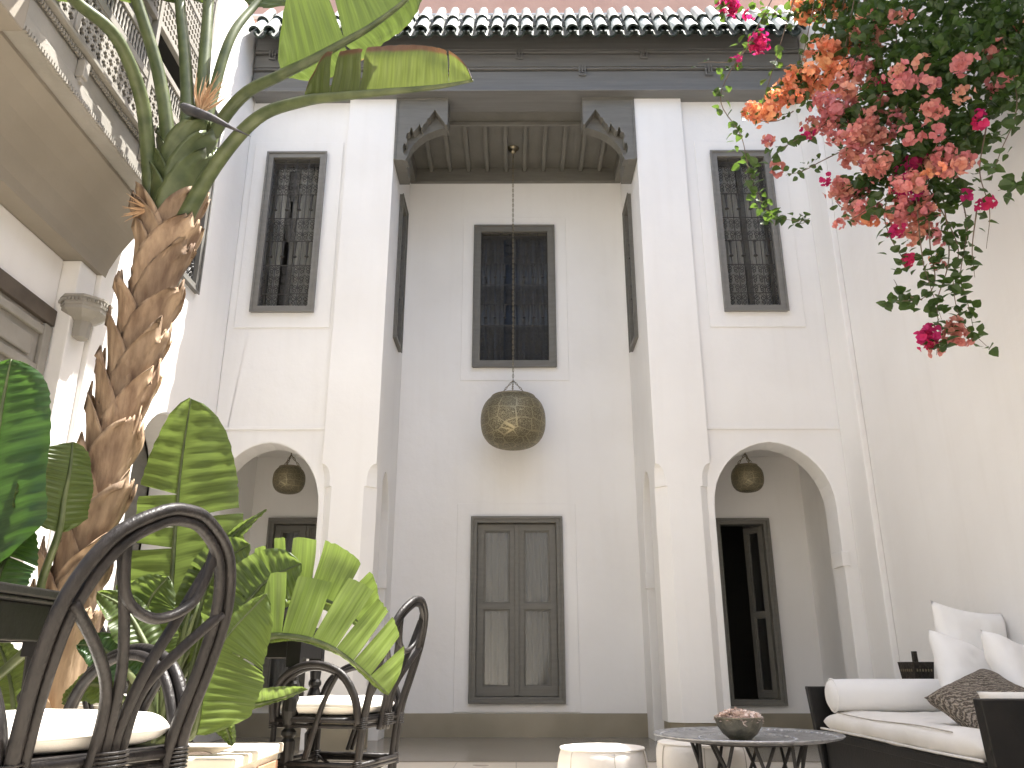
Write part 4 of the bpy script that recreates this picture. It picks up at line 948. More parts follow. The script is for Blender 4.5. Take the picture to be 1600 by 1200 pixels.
# ------------------------------------------------------------------ planter
pn = empty('planter', (-1.86, 3.98, 0)); tag(pn, 'low planter with cream coping and terracotta sides at the foot of the leaves', 'planter')
px, py, H_ = .70, .36, .262
b = MB(); b.box(-px, px, -py, py, .0, H_ - .045); b.build('body', M['cream'], pn, bevel=.006)
for x0, x1, y0, y1 in ((-px - .02, px + .02, -py - .02, -py + .15), (-px - .02, px + .02, py - .15, py + .02), (-px - .02, -px + .15, -py + .1505, py - .1505), (px - .15, px + .02, -py + .1505, py - .1505)):
    b = MB(); b.box(x0, x1, y0, y1, H_ - .0445, H_); b.build('coping', M['cream'], pn, bevel=.008)
tm = MB().box(-.155, .155, -.012, 0, -.075, .075).mesh('terracotta_tile', M['terracotta'])
for i in range(4): add_bevel(inst('terracotta_tile', tm, pn, (-px + .17 + i * .325, -py - .0005, .115)), .004)
tm2 = MB().box(0, .012, -.155, .155, -.075, .075).mesh('terracotta_tile', M['terracotta'])
for i in range(2): add_bevel(inst('terracotta_tile', tm2, pn, (px + .0005, -.17 + i * .34, .115)), .004)
b = MB(); n = 16; b.grid([[(-px + .14 + (2 * px - .28) * i / n, -py + .14 + (2 * py - .28) * j / n, H_ - .04 + .05 * noise.noise(Vector((i * .7, j * .7, 2)))) for j in range(n + 1)] for i in range(n + 1)]); b.build('soil', M['soil'], pn, smooth=True)

# ------------------------------------------------------------------ strelitzia leaves
def leaf(parent, name, rib, sides, m, n=44, pet=None, rr=(.014, .004), lname=None, tip=2.2, seed=0, rag_=1.0, swell=0):
    """blade on both sides of a curved midrib. sides: (direction, width, tears, curl, droop)"""
    q = random.Random(seed)
    P_ = cr(rib, n); T = [(P_[min(i + 1, n)] - P_[max(i - 1, 0)]).normalized() for i in range(n + 1)]
    def at(t):
        x = max(0, min(1, t)) * n; k = min(int(x), n - 1); return P_[k].lerp(P_[k + 1], x - k), T[k].lerp(T[k + 1], x - k).normalized()
    b = MB(); J = 10
    for (d, W, tears, curl, droop) in sides:
        d = Vector(d).normalized(); cuts = [0] + sorted(tears) + [1]
        for a0, a1 in zip(cuts[:-1], cuts[1:]):
            ni = max(3, int((a1 - a0) * n * 1.2)); g0 = 0 if a0 == 0 else min(.28 * (a1 - a0), q.uniform(.006, .035)); g1 = 0 if a1 == 1 else min(.28 * (a1 - a0), q.uniform(.006, .035))
            sway = rag_ * q.uniform(-.10, .10) if len(cuts) > 2 else 0; lenf = 1 + rag_ * q.uniform(-.10, .06) if len(cuts) > 2 else 1
            k = len(b.v); uv = []
            for i in range(ni + 1):
                f = i / ni; t = a0 + (a1 - a0) * f
                w = W * min(1, (t + .012) / .13) ** .55 * max(0, 1 - t ** tip) ** .62 * lenf
                for j in range(J + 1):
                    s = j / J
                    tt_ = t + (g0 * (1 - f) - g1 * f) * s
                    p, tn = at(tt_); nn = tn.cross(d)
                    if nn.length > 1e-5: nn.normalize()
                    dd = (d - tn * d.dot(tn)).normalized()
                    rag = 1 + (.03 * noise.noise(Vector((t * 60, seed, 0))) if j == J else 0)
                    pos = p + dd * w * s * rag + tn * w * s * .28 * (1 - t)
                    pos += nn * (curl * w * s * s + .006 * math.sin(t * n * 2.2) * min(1, s * 3) * (1 - .4 * s) + sway * w * s * s)
                    pos += nn * .03 * noise.noise(Vector((t * 5 + seed, s * 2, d.x * 3)))* s
                    pos.z -= droop * w * s * s
                    b.v.append(tuple(pos)); uv.append((t, s))
            for i in range(ni):
                for j in range(J):
                    ids = (k + i * (J + 1) + j, k + (i + 1) * (J + 1) + j, k + (i + 1) * (J + 1) + j + 1, k + i * (J + 1) + j + 1)
                    b.face(ids, [uv[x - k] for x in ids])
    o = b.build(name, M[m], parent, smooth=True, recalc=False)
    if lname: o['label'] = lname
    rb = MB(); full = (list(pet) + list(rib[1:])) if pet else rib
    NP = 46; Q = cr(full, NP); rs = [(rr[0] * (1 - (i / NP) ** 1.3) + rr[1] + swell * max(0, 1 - i / NP * 4.5) ** 1.5) for i in range(NP + 1)]
    rb.tube(Q, rs, 9); rb.build('midrib', M['petiole'], o, smooth=True)
    return o
# --- the tall one with a trunk
root = (-2.10, 3.96, .24)
tree = empty('strelitzia_tree', root); tag(tree, 'tall leaning strelitzia with tan sheathed trunk and broad paddle leaves', 'tree')
def sub(pts): return [tuple(Vector(p) - Vector(root)) for p in pts]
AX = [(-2.10, 3.96, .20)] + [(-2.089, 3.95, 0.481), (-2.1, 3.95, 0.931), (-2.047, 3.95, 1.482), (-1.991, 3.95, 2.016), (-1.955, 3.95, 2.485), (-1.922, 3.95, 2.831), (-1.917, 3.95, 3.154), (-1.925, 3.95, 3.536)]
axis = cr(sub(AX), 140); NA = 140
alen = [0]
for i in range(NA): alen.append(alen[-1] + (axis[i + 1] - axis[i]).length)
TOP = alen[-1] - .62                                   # woody trunk ends here, leaf bases go on
kt = max(i for i in range(NA + 1) if alen[i] <= TOP)
tb = MB(); tb.tube(axis[:kt + 8], [.100 - .035 * i / (kt + 7) for i in range(kt + 8)], 14); trunk = tb.build('trunk', M['sheath'], tree, smooth=True)
def axat(s):
    s = max(0, min(alen[-1] - 1e-4, s)); k = max(i for i in range(NA + 1) if alen[i] <= s); k = min(k, NA - 1)
    f = (s - alen[k]) / (alen[k + 1] - alen[k]); return axis[k].lerp(axis[k + 1], f), (axis[k + 1] - axis[k]).normalized()
def sheath(par, s0, side, L_, r0, seed, m='sheath', flare=.075, top=.42):
    q = random.Random(seed); b = MB(); nh, na = 18, 16; th = .009
    A0 = R(q.uniform(125, 150)); A1 = R(q.uniform(12, 26)); yaw = q.uniform(-.55, .55)
    rows = []
    for layer in (0, 1):
        for i in range(nh + 1):
            h = i / nh; c, t = axat(s0 + h * L_)
            X = Vector((side * math.cos(yaw), -.35 + math.sin(yaw) * .6, 0)); X = (X - t * X.dot(t)).normalized(); Y = t.cross(X)
            A = A0 * (1 - h) ** .75 + A1; r = []
            for j in range(na + 1):
                f = -1 + 2 * j / na; a = f * A
                edge = abs(f) ** 6
                rad = r0 * (.80 + .34 * h) + flare * h ** 2.6 * (1 - .3 * abs(f)) + .010 * edge * (1 + math.sin(h * 60 + j)) * .5 - layer * th + .012 * edge * h
                rad += .010 * noise.noise(Vector((a * 2.2 + seed, h * 3, 0))) + .005 * noise.noise(Vector((a * 9 + seed, h * 2.0, 4)))
                hh = .06 * noise.noise(Vector((f * 3 + seed, 9, 0))) * (h ** 6) * 2
                r.append(c + X * math.cos(a) * rad + Y * math.sin(a) * rad + t * hh)
            rows.append(r)
    b.grid(rows[:nh + 1]); k = len(b.v); b.grid(rows[nh + 1:])
    w = na + 1
    for j in range(na): b.face((nh * w + j, nh * w + j + 1, k + nh * w + j + 1, k + nh * w + j))
    for i in range(nh):
        for j in (0, na): b.face((i * w + j, (i + 1) * w + j, k + (i + 1) * w + j, k + i * w + j))
    return b.build('leaf_sheath', M[m], par, smooth=True)
s = -.08; i = 0
while s < TOP - .44:
    f_ = s / TOP
    sheath(tree, s, 1 if i % 2 else -1, rnd.uniform(.50, .66), .096 + .012 * rnd.random(), i, flare=rnd.uniform(.03, .07) + .035 * f_); s += rnd.uniform(.10, .135); i += 1
for k, (s0_, sd_, L0, r0_, mm, fl_) in enumerate(((-.42, -1, .50, .100, 'sheath', .09), (-.36, 1, .54, .098, 'sheath', .11), (-.30, -1, .44, .094, 'sheath', .06), (-.30, 1, .40, .094, 'sheath', .05),
        (-.26, -1, .60, .098, 'petiole', .03), (-.24, 1, .66, .100, 'petiole', .11), (-.14, -1, .58, .092, 'petiole', .03), (-.10, 1, .64, .090, 'petiole', .13), (-.02, -1, .56, .080, 'petiole', .03), (.02, 1, .58, .078, 'petiole', .14), (-.12, 1, .46, .084, 'sheath', .02))):
    sheath(tree, TOP + s0_, sd_, L0, r0_, 60 + k, mm, fl_)
# --- crown petioles and blades
crown = [
    ([(-1.929, 3.95, 2.637), (-1.996, 3.95, 2.91), (-2.041, 3.88, 3.273), (-2.059, 3.72, 3.574), (-2.101, 3.45, 3.744), (-2.18, 3.2, 3.734)], [(-2.18, 3.2, 3.734), (-2.222, 2.95, 3.716), (-2.277, 2.7, 3.705), (-2.315, 2.5, 3.829)], .26),
    ([(-1.915, 3.95, 2.637), (-1.934, 3.95, 2.871), (-1.956, 3.9, 3.371), (-2.014, 3.78, 3.774), (-2.11, 3.6, 4.123)], [(-2.11, 3.6, 4.123), (-2.166, 3.5, 4.339), (-2.189, 3.35, 4.586), (-2.213, 3.1, 4.829)], .25),
    ([(-1.916, 3.98, 2.652), (-1.891, 3.98, 2.928), (-1.901, 3.98, 3.514), (-1.97, 3.98, 4.01), (-2.069, 3.98, 4.492)], [(-2.079, 4, 4.512), (-2.159, 4, 4.922), (-2.254, 4, 5.467), (-2.285, 4, 6.173)], .26),
    ([(-1.918, 4, 2.662), (-1.842, 4, 2.98), (-1.842, 4, 3.572), (-1.871, 4, 4.075), (-1.901, 4, 4.512)], [(-1.925, 4.05, 4.561), (-1.953, 4.05, 4.923), (-1.935, 4.05, 5.471), (-1.827, 4.05, 6.058)], .25),
]
for k, (pe_, rb_, w_) in enumerate(crown):
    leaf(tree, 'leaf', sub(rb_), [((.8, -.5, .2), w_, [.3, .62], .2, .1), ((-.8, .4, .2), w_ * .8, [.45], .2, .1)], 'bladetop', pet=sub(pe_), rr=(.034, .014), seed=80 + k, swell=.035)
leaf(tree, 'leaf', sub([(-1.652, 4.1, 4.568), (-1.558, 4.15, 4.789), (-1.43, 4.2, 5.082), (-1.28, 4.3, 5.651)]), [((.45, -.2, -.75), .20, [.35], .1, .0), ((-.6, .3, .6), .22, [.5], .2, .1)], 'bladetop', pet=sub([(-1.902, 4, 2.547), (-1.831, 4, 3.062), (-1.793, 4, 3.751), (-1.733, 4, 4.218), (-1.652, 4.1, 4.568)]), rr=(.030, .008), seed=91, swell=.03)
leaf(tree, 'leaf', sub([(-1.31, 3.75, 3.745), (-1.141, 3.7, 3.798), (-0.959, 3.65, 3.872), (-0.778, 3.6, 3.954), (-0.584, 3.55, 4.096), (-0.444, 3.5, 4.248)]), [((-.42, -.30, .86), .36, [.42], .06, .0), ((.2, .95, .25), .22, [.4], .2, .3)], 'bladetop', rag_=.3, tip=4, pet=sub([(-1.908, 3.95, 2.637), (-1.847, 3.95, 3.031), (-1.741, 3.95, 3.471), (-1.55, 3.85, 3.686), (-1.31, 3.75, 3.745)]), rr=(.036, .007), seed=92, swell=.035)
leaf(tree, 'leaf', sub([(-1.123, 3.6, 3.45), (-0.918, 3.52, 3.415), (-0.656, 3.45, 3.387), (-0.404, 3.38, 3.358), (-0.208, 3.32, 3.348)]), [((.02, -.50, .86), .235, [.19, .36, .84], -.10, .0), ((.0, .55, .85), .17, [.5], .1, .0)], 'bladeold', rag_=.5, tip=5, pet=sub([(-1.923, 3.95, 2.599), (-1.81, 3.9, 2.901), (-1.616, 3.8, 3.218), (-1.388, 3.7, 3.425), (-1.123, 3.6, 3.45)]), rr=(.040, .006), lname='torn paddle leaf with brown upper edge', seed=93, swell=.03)
# dry flower spathe and fibres
b = MB(); b.tube(cr(sub([(-1.878, 3.82, 3.589), (-1.804, 3.8, 3.543), (-1.674, 3.76, 3.47), (-1.529, 3.7, 3.359), (-1.404, 3.66, 3.273)]), 20), [.014, .028, .038, .042, .043, .042, .040, .037, .034, .031, .028, .025, .022, .019, .016, .013, .011, .009, .007, .004, .001], 10, flat=.7); b.build('flower_spathe', M['spathe'], tree, smooth=True)
b = MB(); q = random.Random(5)
for k in range(26):
    a0 = Vector(sub([(-1.768, 3.82, 3.542)])[0]); e = Vector(sub([(-1.72, 3.8, 3.733)])[0]) + Vector((q.uniform(-.09, .11), q.uniform(-.06, .06), q.uniform(-.08, .06)))
    b.tube(cr([a0, a0.lerp(e, .5) + Vector((q.uniform(-.02, .02), 0, q.uniform(0, .02))), e], 6), [.005, .006, .005, .004, .003, .002, .001], 4)
b.build('dry_fibres', M['fibre'], tree); b = MB()
for k in range(16):
    a0 = Vector(sub([(-1.964, 3.82, 2.928)])[0]); e = Vector(sub([(-2.071, 3.78, 2.935)])[0]) + Vector((q.uniform(-.04, .03), q.uniform(-.05, .05), q.uniform(-.10, .09)))
    b.tube(cr([a0, a0.lerp(e, .5) + Vector((0, 0, q.uniform(-.01, .01))), e], 6), [.005, .006, .005, .004, .003, .002, .001], 4)
b.build('dry_fibres', M['fibre'], tree)

# --- low clump in the planter
root = (-1.62, 3.95, .22)
cl = empty('banana_leaf_clump', root); tag(cl, 'low clump of bright backlit banana leaves in the planter, some torn', 'plant')
B0 = [(-1.66, 3.98, .20)]
def cleaf(rib, sides, m='blade', base=None, seed=0, mid=None, rr=(.017, .003), **k):
    r0 = Vector(rib[0]); bs = Vector(base or (-1.64 + rnd.uniform(-.10, .10), 3.97 + rnd.uniform(-.08, .06), .21))
    pet = [bs, bs.lerp(r0, .5) + Vector((rnd.uniform(-.02, .02), 0, .05)), r0]
    return leaf(cl, 'leaf', sub(rib), sides, m, pet=sub([tuple(p) for p in pet]), rr=rr, seed=seed, **k)
cleaf([(-1.696, 4.15, 0.78), (-1.713, 4.15, 1.04), (-1.734, 4.15, 1.359), (-1.743, 4.15, 1.644), (-1.739, 4.15, 1.97)], [((.95, -.2, .12), .34, [.46], .12, .05), ((-.88, .05, .40), .24, [.36, .44, .58], -.1, 0)], seed=1, tip=4.5, rag_=.8)
cleaf([(-1.256, 4, 0.882), (-1.144, 4, 0.92), (-0.993, 4, 0.932), (-0.837, 4, 0.882), (-0.684, 4, 0.76)], [((.05, -.1, 1), .28, [.22, .34, .50, .74], .12, .02), ((.05, .35, -.9), .05, [], 0, 0)], seed=2, tip=4)
cleaf([(-1.175, 3.85, 0.716), (-1.028, 3.85, 0.744), (-0.851, 3.85, 0.705), (-0.702, 3.85, 0.613), (-0.562, 3.85, 0.496)], [((.30, -.1, .95), .30, [.20, .40, .56, .70, .84], .10, .03), ((-.2, .2, -.9), .02, [], 0, 0)], seed=3, tip=6)
cleaf([(-1.316, 3.6, 0.348), (-1.292, 3.6, 0.531), (-1.229, 3.6, 0.72), (-1.07, 3.6, 0.909)], [((.75, -.35, -.42), .25, [.62], .15, .1), ((-.6, .2, .5), .07, [], 0, 0)], seed=4, tip=5, rag_=.4, rr=(.012, .003))
cleaf([(-1.354, 3.65, 0.418), (-1.214, 3.65, 0.447), (-1.031, 3.65, 0.477), (-0.874, 3.65, 0.525)], [((.05, -.2, .95), .085, [.3], .2, .1), ((0, -.3, -.9), .02, [], 0, 0)], seed=5, rr=(.012, .003))
cleaf([(-1.482, 4.1, 1.035), (-1.465, 4.1, 1.159), (-1.396, 4.1, 1.254), (-1.26, 4.1, 1.366)], [((.3, -.2, -.8), .045, [], .3, 0), ((-.3, 0, .8), .03, [], .3, 0)], seed=6, rr=(.012, .002))
cleaf([(-1.6, 3.75, 0.645), (-1.665, 3.75, 0.765), (-1.752, 3.75, 0.866), (-1.876, 3.75, 0.929)], [((.1, -.4, -.9), .11, [.6], .2, .2), ((-.1, .2, .9), .09, [], .2, 0)], seed=7)
cleaf([(-1.619, 3.9, 0.701), (-1.651, 3.9, 0.841), (-1.728, 3.9, 0.942), (-1.866, 3.9, 0.971)], [((.3, -.5, .8), .10, [.5], .1, .1), ((-.2, -.3, -.9), .10, [.4], .1, .1)], seed=8)
cleaf([(-1.494, 4.1, 0.705), (-1.464, 4.1, 0.883), (-1.428, 4.1, 1.035), (-1.379, 4.1, 1.153)], [((.9, -.2, .2), .13, [.5, .7], .2, .1), ((-.9, .1, .2), .10, [.4], .2, .1)], seed=9)
cleaf([(-1.405, 4, 0.562), (-1.365, 4, 0.774), (-1.284, 4, 0.95), (-1.172, 4, 1.055)], [((.8, -.3, -.3), .13, [.45, .7], .2, .1), ((-.7, .1, .5), .12, [.5], .2, .1)], seed=10)
cleaf([(-1.58, 4.1, 0.59), (-1.568, 4.1, 0.853), (-1.527, 4.1, 1.065), (-1.495, 4.1, 1.222)], [((.9, -.3, .1), .12, [.6], .2, .1), ((-.9, .2, .1), .10, [.5], .2, .1)], seed=11)
cleaf([(-1.641, 3.7, 0.567), (-1.721, 3.7, 0.644), (-1.813, 3.7, 0.697), (-1.902, 3.7, 0.702)], [((.1, -.4, -.8), .10, [.5], .2, .1), ((0, .2, .9), .10, [], .2, .1)], seed=12, m='bladeshade')
cleaf([(-1.395, 3.75, 0.527), (-1.303, 3.75, 0.45), (-1.241, 3.75, 0.387), (-1.198, 3.75, 0.299)], [((.8, -.3, .2), .07, [], .2, .1), ((-.8, .1, .1), .07, [], .2, .1)], seed=13)
cleaf([(-1.699, 3.7, 0.503), (-1.787, 3.7, 0.541), (-1.866, 3.7, 0.528), (-1.923, 3.7, 0.465)], [((.1, -.4, -.8), .08, [.5], .2, .1), ((0, .2, .9), .08, [], .2, .1)], seed=14)
cleaf([(-1.328, 3.9, 0.701), (-1.259, 3.9, 0.87), (-1.154, 3.9, 1), (-1.011, 3.9, 1.073)], [((.6, -.3, -.6), .16, [.5], .15, .1), ((-.6, .1, .7), .17, [.4, .7], .15, .1)], seed=15, tip=5, rag_=.5)
cleaf([(-1.534, 4.05, 0.733), (-1.505, 4.05, 0.939), (-1.44, 4.05, 1.091), (-1.309, 4.05, 1.183)], [((.7, -.3, -.4), .15, [.6], .15, .1), ((-.7, .1, .5), .14, [.5], .15, .1)], seed=16, tip=5, rag_=.5)
cleaf([(-1.65, 3.85, 0.565), (-1.683, 3.85, 0.727), (-1.679, 3.85, 0.895), (-1.607, 3.85, 1.009)], [((.9, -.3, .0), .16, [.5], .15, .1), ((-.9, .1, .2), .14, [.4], .15, .1)], seed=17, tip=5, rag_=.5)
for k in range(9):                                                     # bare stalks between the leaves
    a = (-1.64 + rnd.uniform(-.16, .16), 3.95 + rnd.uniform(-.12, .1), .2); e = (a[0] + rnd.uniform(-.12, .2), a[1] + rnd.uniform(-.1, .1), .75 + rnd.uniform(0, .25))
    b = MB(); b.tube(cr(sub([a, tuple(Vector(a).lerp(Vector(e), .5) + Vector((rnd.uniform(-.03, .03), 0, 0))), e]), 12), [.020 - .0011 * i for i in range(13)], 8); b.build('leaf_stalk', M['petiole'], cl, smooth=True)
# --- shade-toned plant under the balcony
root = (-2.36, 3.30, 0)
dp = empty('banana_leaf_plant', root); tag(dp, 'shade-darkened green paddle-leaved plant at the left edge under the balcony', 'plant')
b = MB(); b.lathe([(.11, 0), (.15, .02), (.17, .28), (.18, .30), (.165, .30), (.15, .27), (.0, .26)], n=24); b.build('pot', M['terracotta'], dp, smooth=True)
base = (-2.36, 3.30, .26)
leaf(dp, 'leaf', sub([(-1.962, 3.05, 0.951), (-1.983, 3.05, 1.187), (-2.011, 3.05, 1.487), (-2.019, 3.05, 1.671), (-2.021, 3.05, 1.779)]), [((.95, -.25, .05), .235, [], .12, .05), ((-.9, .2, .1), .22, [], .1, 0)], 'bladeshade', pet=sub([base] + [(-1.987, 3.1, 0.706), (-1.994, 3.1, 0.957)]), rr=(.016, .003), seed=31, tip=3)
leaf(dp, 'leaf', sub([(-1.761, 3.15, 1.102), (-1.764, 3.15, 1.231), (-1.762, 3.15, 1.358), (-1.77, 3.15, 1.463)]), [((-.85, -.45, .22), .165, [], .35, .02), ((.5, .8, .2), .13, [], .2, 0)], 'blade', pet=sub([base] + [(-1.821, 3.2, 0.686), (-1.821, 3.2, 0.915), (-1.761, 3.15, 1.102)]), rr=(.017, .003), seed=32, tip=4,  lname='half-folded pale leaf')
leaf(dp, 'leaf', sub([(-1.936, 3.1, 0.796), (-1.922, 3.1, 0.957), (-1.893, 3.1, 1.051), (-1.869, 3.1, 1.172)]), [((.6, -.4, -.6), .15, [.5], .2, .1), ((-.5, .3, .6), .12, [], .2, .1)], 'bladeshade', pet=sub([base] + [(-1.974, 3.2, 0.574), (-1.936, 3.1, 0.796)]), rr=(.014, .003), seed=33)
leaf(dp, 'leaf', sub([(-1.887, 3.3, 0.437), (-1.921, 3.3, 0.55), (-1.977, 3.3, 0.665), (-2.051, 3.3, 0.759)]), [((.8, -.3, .1), .08, [], .2, .1), ((-.8, .2, .1), .08, [], .2, .1)], 'blade', pet=sub([base] + [(-1.861, 3.3, 0.371), (-1.887, 3.3, 0.437)]), rr=(.012, .003), seed=34)

# ------------------------------------------------------------------ bougainvillea
root = (2.80, 3.6, 6.6)
bg_ = empty('bougainvillea', root); tag(bg_, 'bougainvillea with sunlit orange, shaded coral and magenta blooms spilling down the right wall', 'plant')
q = random.Random(21)
def rmat(spread=1.0, up=None):
    return Matrix.Rotation(q.uniform(0, 6.283), 3, 'Z') @ Matrix.Rotation(q.uniform(-1, 1) * spread, 3, 'X') @ Matrix.Rotation(q.uniform(-1, 1) * spread, 3, 'Y')
def bleaf(b, c, s, Rm_):
    pts = [(0, -.05, 0), (.34, .10, .10), (.48, .36, .14), (.30, .74, .06), (0, 1.08, -.10), (-.30, .74, .06), (-.48, .36, .14), (-.34, .10, .10), (0, .36, 0), (0, .74, -.02)]
    k = len(b.v); b.v += [tuple(c + Rm_ @ (Vector(p) * s)) for p in pts]
    for f in ((0, 1, 2, 8), (8, 2, 3, 9), (9, 3, 4), (0, 8, 6, 7), (8, 9, 5, 6), (9, 4, 5)): b.face([k + i for i in f])
def bract_cluster(name, m, n, rad, seed):
    global q
    q = random.Random(seed); b = MB()
    for i in range(n):
        d = Vector((q.gauss(0, 1), q.gauss(0, 1), q.gauss(0, 1))); d.normalize(); c = d * rad * q.uniform(.35, 1.0)
        zt = d.to_track_quat('Z', 'Y').to_matrix()
        for k in range(3):
            Rm_ = zt @ Matrix.Rotation(k * 2.094 + q.uniform(-.2, .2), 3, 'Z') @ Matrix.Rotation(-q.uniform(.5, .95), 3, 'Y'); s = q.uniform(.022, .031)
            prof = [(0, .12), (.3, .42), (.6, .50), (.85, .36), (1.08, .0)]
            k0 = len(b.v)
            for x, w in prof:
                for f in (-1, 0, 1): b.v.append(tuple(c + Rm_ @ Vector((x * s, f * w * s * 1.15, .35 * s * x * x * .0 + .22 * s * abs(f) * w - .20 * s * x * x + q.uniform(-.03, .03) * s))))
            for a in range(4):
                for f in range(2): b.face((k0 + a * 3 + f, k0 + a * 3 + f + 1, k0 + a * 3 + f + 4, k0 + a * 3 + f + 3))
    return b.mesh(name, M[m], True, recalc=False)
VAR = {c: [bract_cluster('flower_cluster', c, k, r_, hash(c) % 7 + 10 * v + 3) for v, (k, r_) in enumerate(((16, .062), (12, .054), (8, .042)))] for c in ('orange', 'coral', 'magenta')} if False else \
    {c: [bract_cluster('flower_cluster', c, k, r_, ci * 50 + 10 * v + 3) for v, (k, r_) in enumerate(((16, .062), (12, .054), (8, .042)))] for ci, c in enumerate(('orange', 'coral', 'magenta'))}
q = random.Random(33)
PXM = 1 / 1275 / .85
def blob(c, ru, rv, Y, rd):
    """random point in an ellipsoid, radii given in metres"""
    while True:
        p = Vector((q.uniform(-1, 1), q.uniform(-1, 1), q.uniform(-1, 1)))
        if p.length < 1: return Vector(c) + Vector((p.x * ru, p.y * rd, p.z * rv))
# flowers: colour, centre, radii (m), count
FL = [
    ('orange', (1.944, 4.15, 4.131), .20, .15, .16, 32), ('orange', (1.727, 4.2, 4.003), .17, .10, .14, 22), ('orange', (1.512, 4.2, 3.837), .09, .05, .08, 9), ('orange', (2.077, 4.1, 4.234), .10, .10, .1, 9), ('orange', (1.888, 4.15, 3.845), .07, .06, .1, 4),
    ('orange', (1.897, 4.2, 4.602), .10, .05, .1, 7), ('orange', (2.068, 4.15, 4.632), .12, .05, .1, 7),
    ('coral', (1.91, 4.05, 3.699), .16, .16, .14, 20), ('coral', (2.055, 4.05, 3.929), .12, .12, .14, 13), ('coral', (2.077, 3.85, 3.483), .19, .12, .16, 20), ('coral', (2.155, 3.95, 4.244), .11, .11, .14, 13), ('coral', (1.989, 3.9, 3.35), .14, .07, .12, 11),
    ('coral', (1.874, 3.95, 3.154), .12, .06, .1, 11), ('coral', (1.938, 3.95, 2.97), .08, .05, .08, 7), ('coral', (1.771, 3.95, 2.91), .035, .03, .03, 2), ('coral', (2.108, 3.8, 2.92), .10, .08, .1, 9), ('coral', (2.13, 3.8, 2.74), .07, .05, .06, 4), ('coral', (2.265, 3.7, 3.13), .13, .07, .1, 11),
    ('coral', (1.534, 4.2, 3.665), .025, .04, .03, 2), ('coral', (1.557, 4.2, 3.403), .02, .04, .03, 2), ('coral', (2.208, 3.75, 2.851), .07, .05, .05, 4), ('coral', (2.21, 3.75, 2.199), .055, .035, .05, 4), ('coral', (2.069, 3.75, 2.079), .02, .03, .02, 1), ('coral', (2.158, 3.75, 2.553), .03, .02, .02, 1),
    ('coral', (2.53, 3.5, 3.684), .05, .05, .06, 2), ('coral', (2.508, 3.5, 3.48), .07, .04, .06, 4), ('coral', (2.636, 3.45, 3.765), .04, .05, .05, 2), ('coral', (1.823, 4.2, 4.68), .08, .04, .06, 2),
    ('coral', (1.982, 3.5, 3.52), .22, .18, .06, 6), ('coral', (1.912, 3.75, 3.124), .14, .07, .06, 5), ('coral', (1.868, 3.85, 3.398), .10, .06, .06, 6), ('coral', (2.034, 3.45, 3.167), .16, .12, .06, 4), ('coral', (2.219, 3.5, 2.976), .10, .06, .05, 3), ('coral', (2.004, 3.6, 2.948), .12, .05, .05, 4), ('coral', (1.791, 4.1, 3.669), .06, .06, .05, 4), ('coral', (2.12, 3.3, 3.354), .20, .12, .05, 3), ('coral', (2.079, 3.6, 3.989), .12, .06, .06, 3),
    ('coral', (2.028, 3.8, 2.843), .08, .06, .05, 4), ('magenta', (2.049, 3.78, 2.605), .05, .03, .03, 2), ('orange', (2.085, 3.5, 2.939), .05, .03, .03, 2), ('orange', (1.945, 3.9, 2.921), .04, .03, .03, 2), ('orange', (2.154, 3.75, 2.59), .03, .02, .02, 1),
    ('magenta', (1.561, 4.25, 4.402), .065, .04, .06, 7), ('magenta', (1.416, 4.3, 4.729), .06, .035, .06, 4), ('magenta', (1.538, 4.28, 4.646), .03, .02, .03, 1), ('magenta', (1.728, 4.1, 3.615), .02, .02, .02, 1), ('magenta', (2.118, 3.85, 3.765), .02, .02, .02, 1),
    ('magenta', (2.368, 3.55, 3.26), .05, .03, .05, 2), ('magenta', (2.086, 3.8, 2.998), .04, .10, .06, 4), ('magenta', (2.019, 3.8, 2.785), .03, .05, .04, 2), ('magenta', (2.029, 3.75, 2.164), .05, .03, .04, 4), ('magenta', (2.161, 3.72, 3.164), .05, .03, .05, 2),
    ('magenta', (2.314, 3.65, 2.893), .03, .025, .03, 1), ('magenta', (2.377, 3.62, 2.822), .03, .025, .03, 2), ('magenta', (1.405, 4.25, 4.265), .05, .03, .03, 1), ('magenta', (1.758, 4, 3.228), .03, .02, .03, 1),
]
O_ = Vector(root); stems_to = []
for c, ctr, ru, rv, rd, n in FL:
    for i in range(n):
        p = blob(ctr, ru, rv, 0, rd) if n > 1 else Vector(ctr)
        k = q.choice((0, 0, 1, 2)) if n > 2 else 2
        p.x = min(p.x, 2.72)
        inst('flower_cluster', VAR[c][k], bg_, p - O_, (q.uniform(0, 6.28), q.uniform(0, 6.28), q.uniform(0, 6.28)), (q.uniform(.62, 1.05),) * 3); stems_to.append(p)
fb = MB()
MASS = [((2.379, 3.75, 4.084), .46, .26, .36, 620), ((2.454, 3.62, 3.661), .36, .28, .30, 520), ((2.233, 3.85, 3.677), .28, .26, .30, 420), ((2.313, 3.7, 3.31), .26, .18, .22, 300), ((2.135, 3.8, 3.198), .20, .12, .18, 160), ((1.987, 4, 3.572), .14, .14, .14, 90), ((2.047, 4.1, 4.308), .2, .16, .16, 90), ((1.956, 3.9, 3.122), .14, .07, .10, 80), ((1.767, 4.2, 4.003), .22, .10, .12, 46), ((2.619, 3.45, 3.849), .14, .22, .2, 160), ((2.538, 3.45, 3.36), .08, .16, .1, 50), ((2.248, 3.75, 2.986), .14, .10, .1, 70), ((2.02, 4.15, 4.58), .28, .07, .14, 90), ((2.498, 3.6, 4.259), .5, .2, .4, 260)]
for ctr, ru, rv, rd, n in MASS:
    for i in range(int(n * 1.35)):
        p = blob(ctr, ru, rv, 0, rd); p.x = min(p.x, 2.76)
        bleaf(fb, p - O_, q.uniform(.034, .060), rmat(1.1))
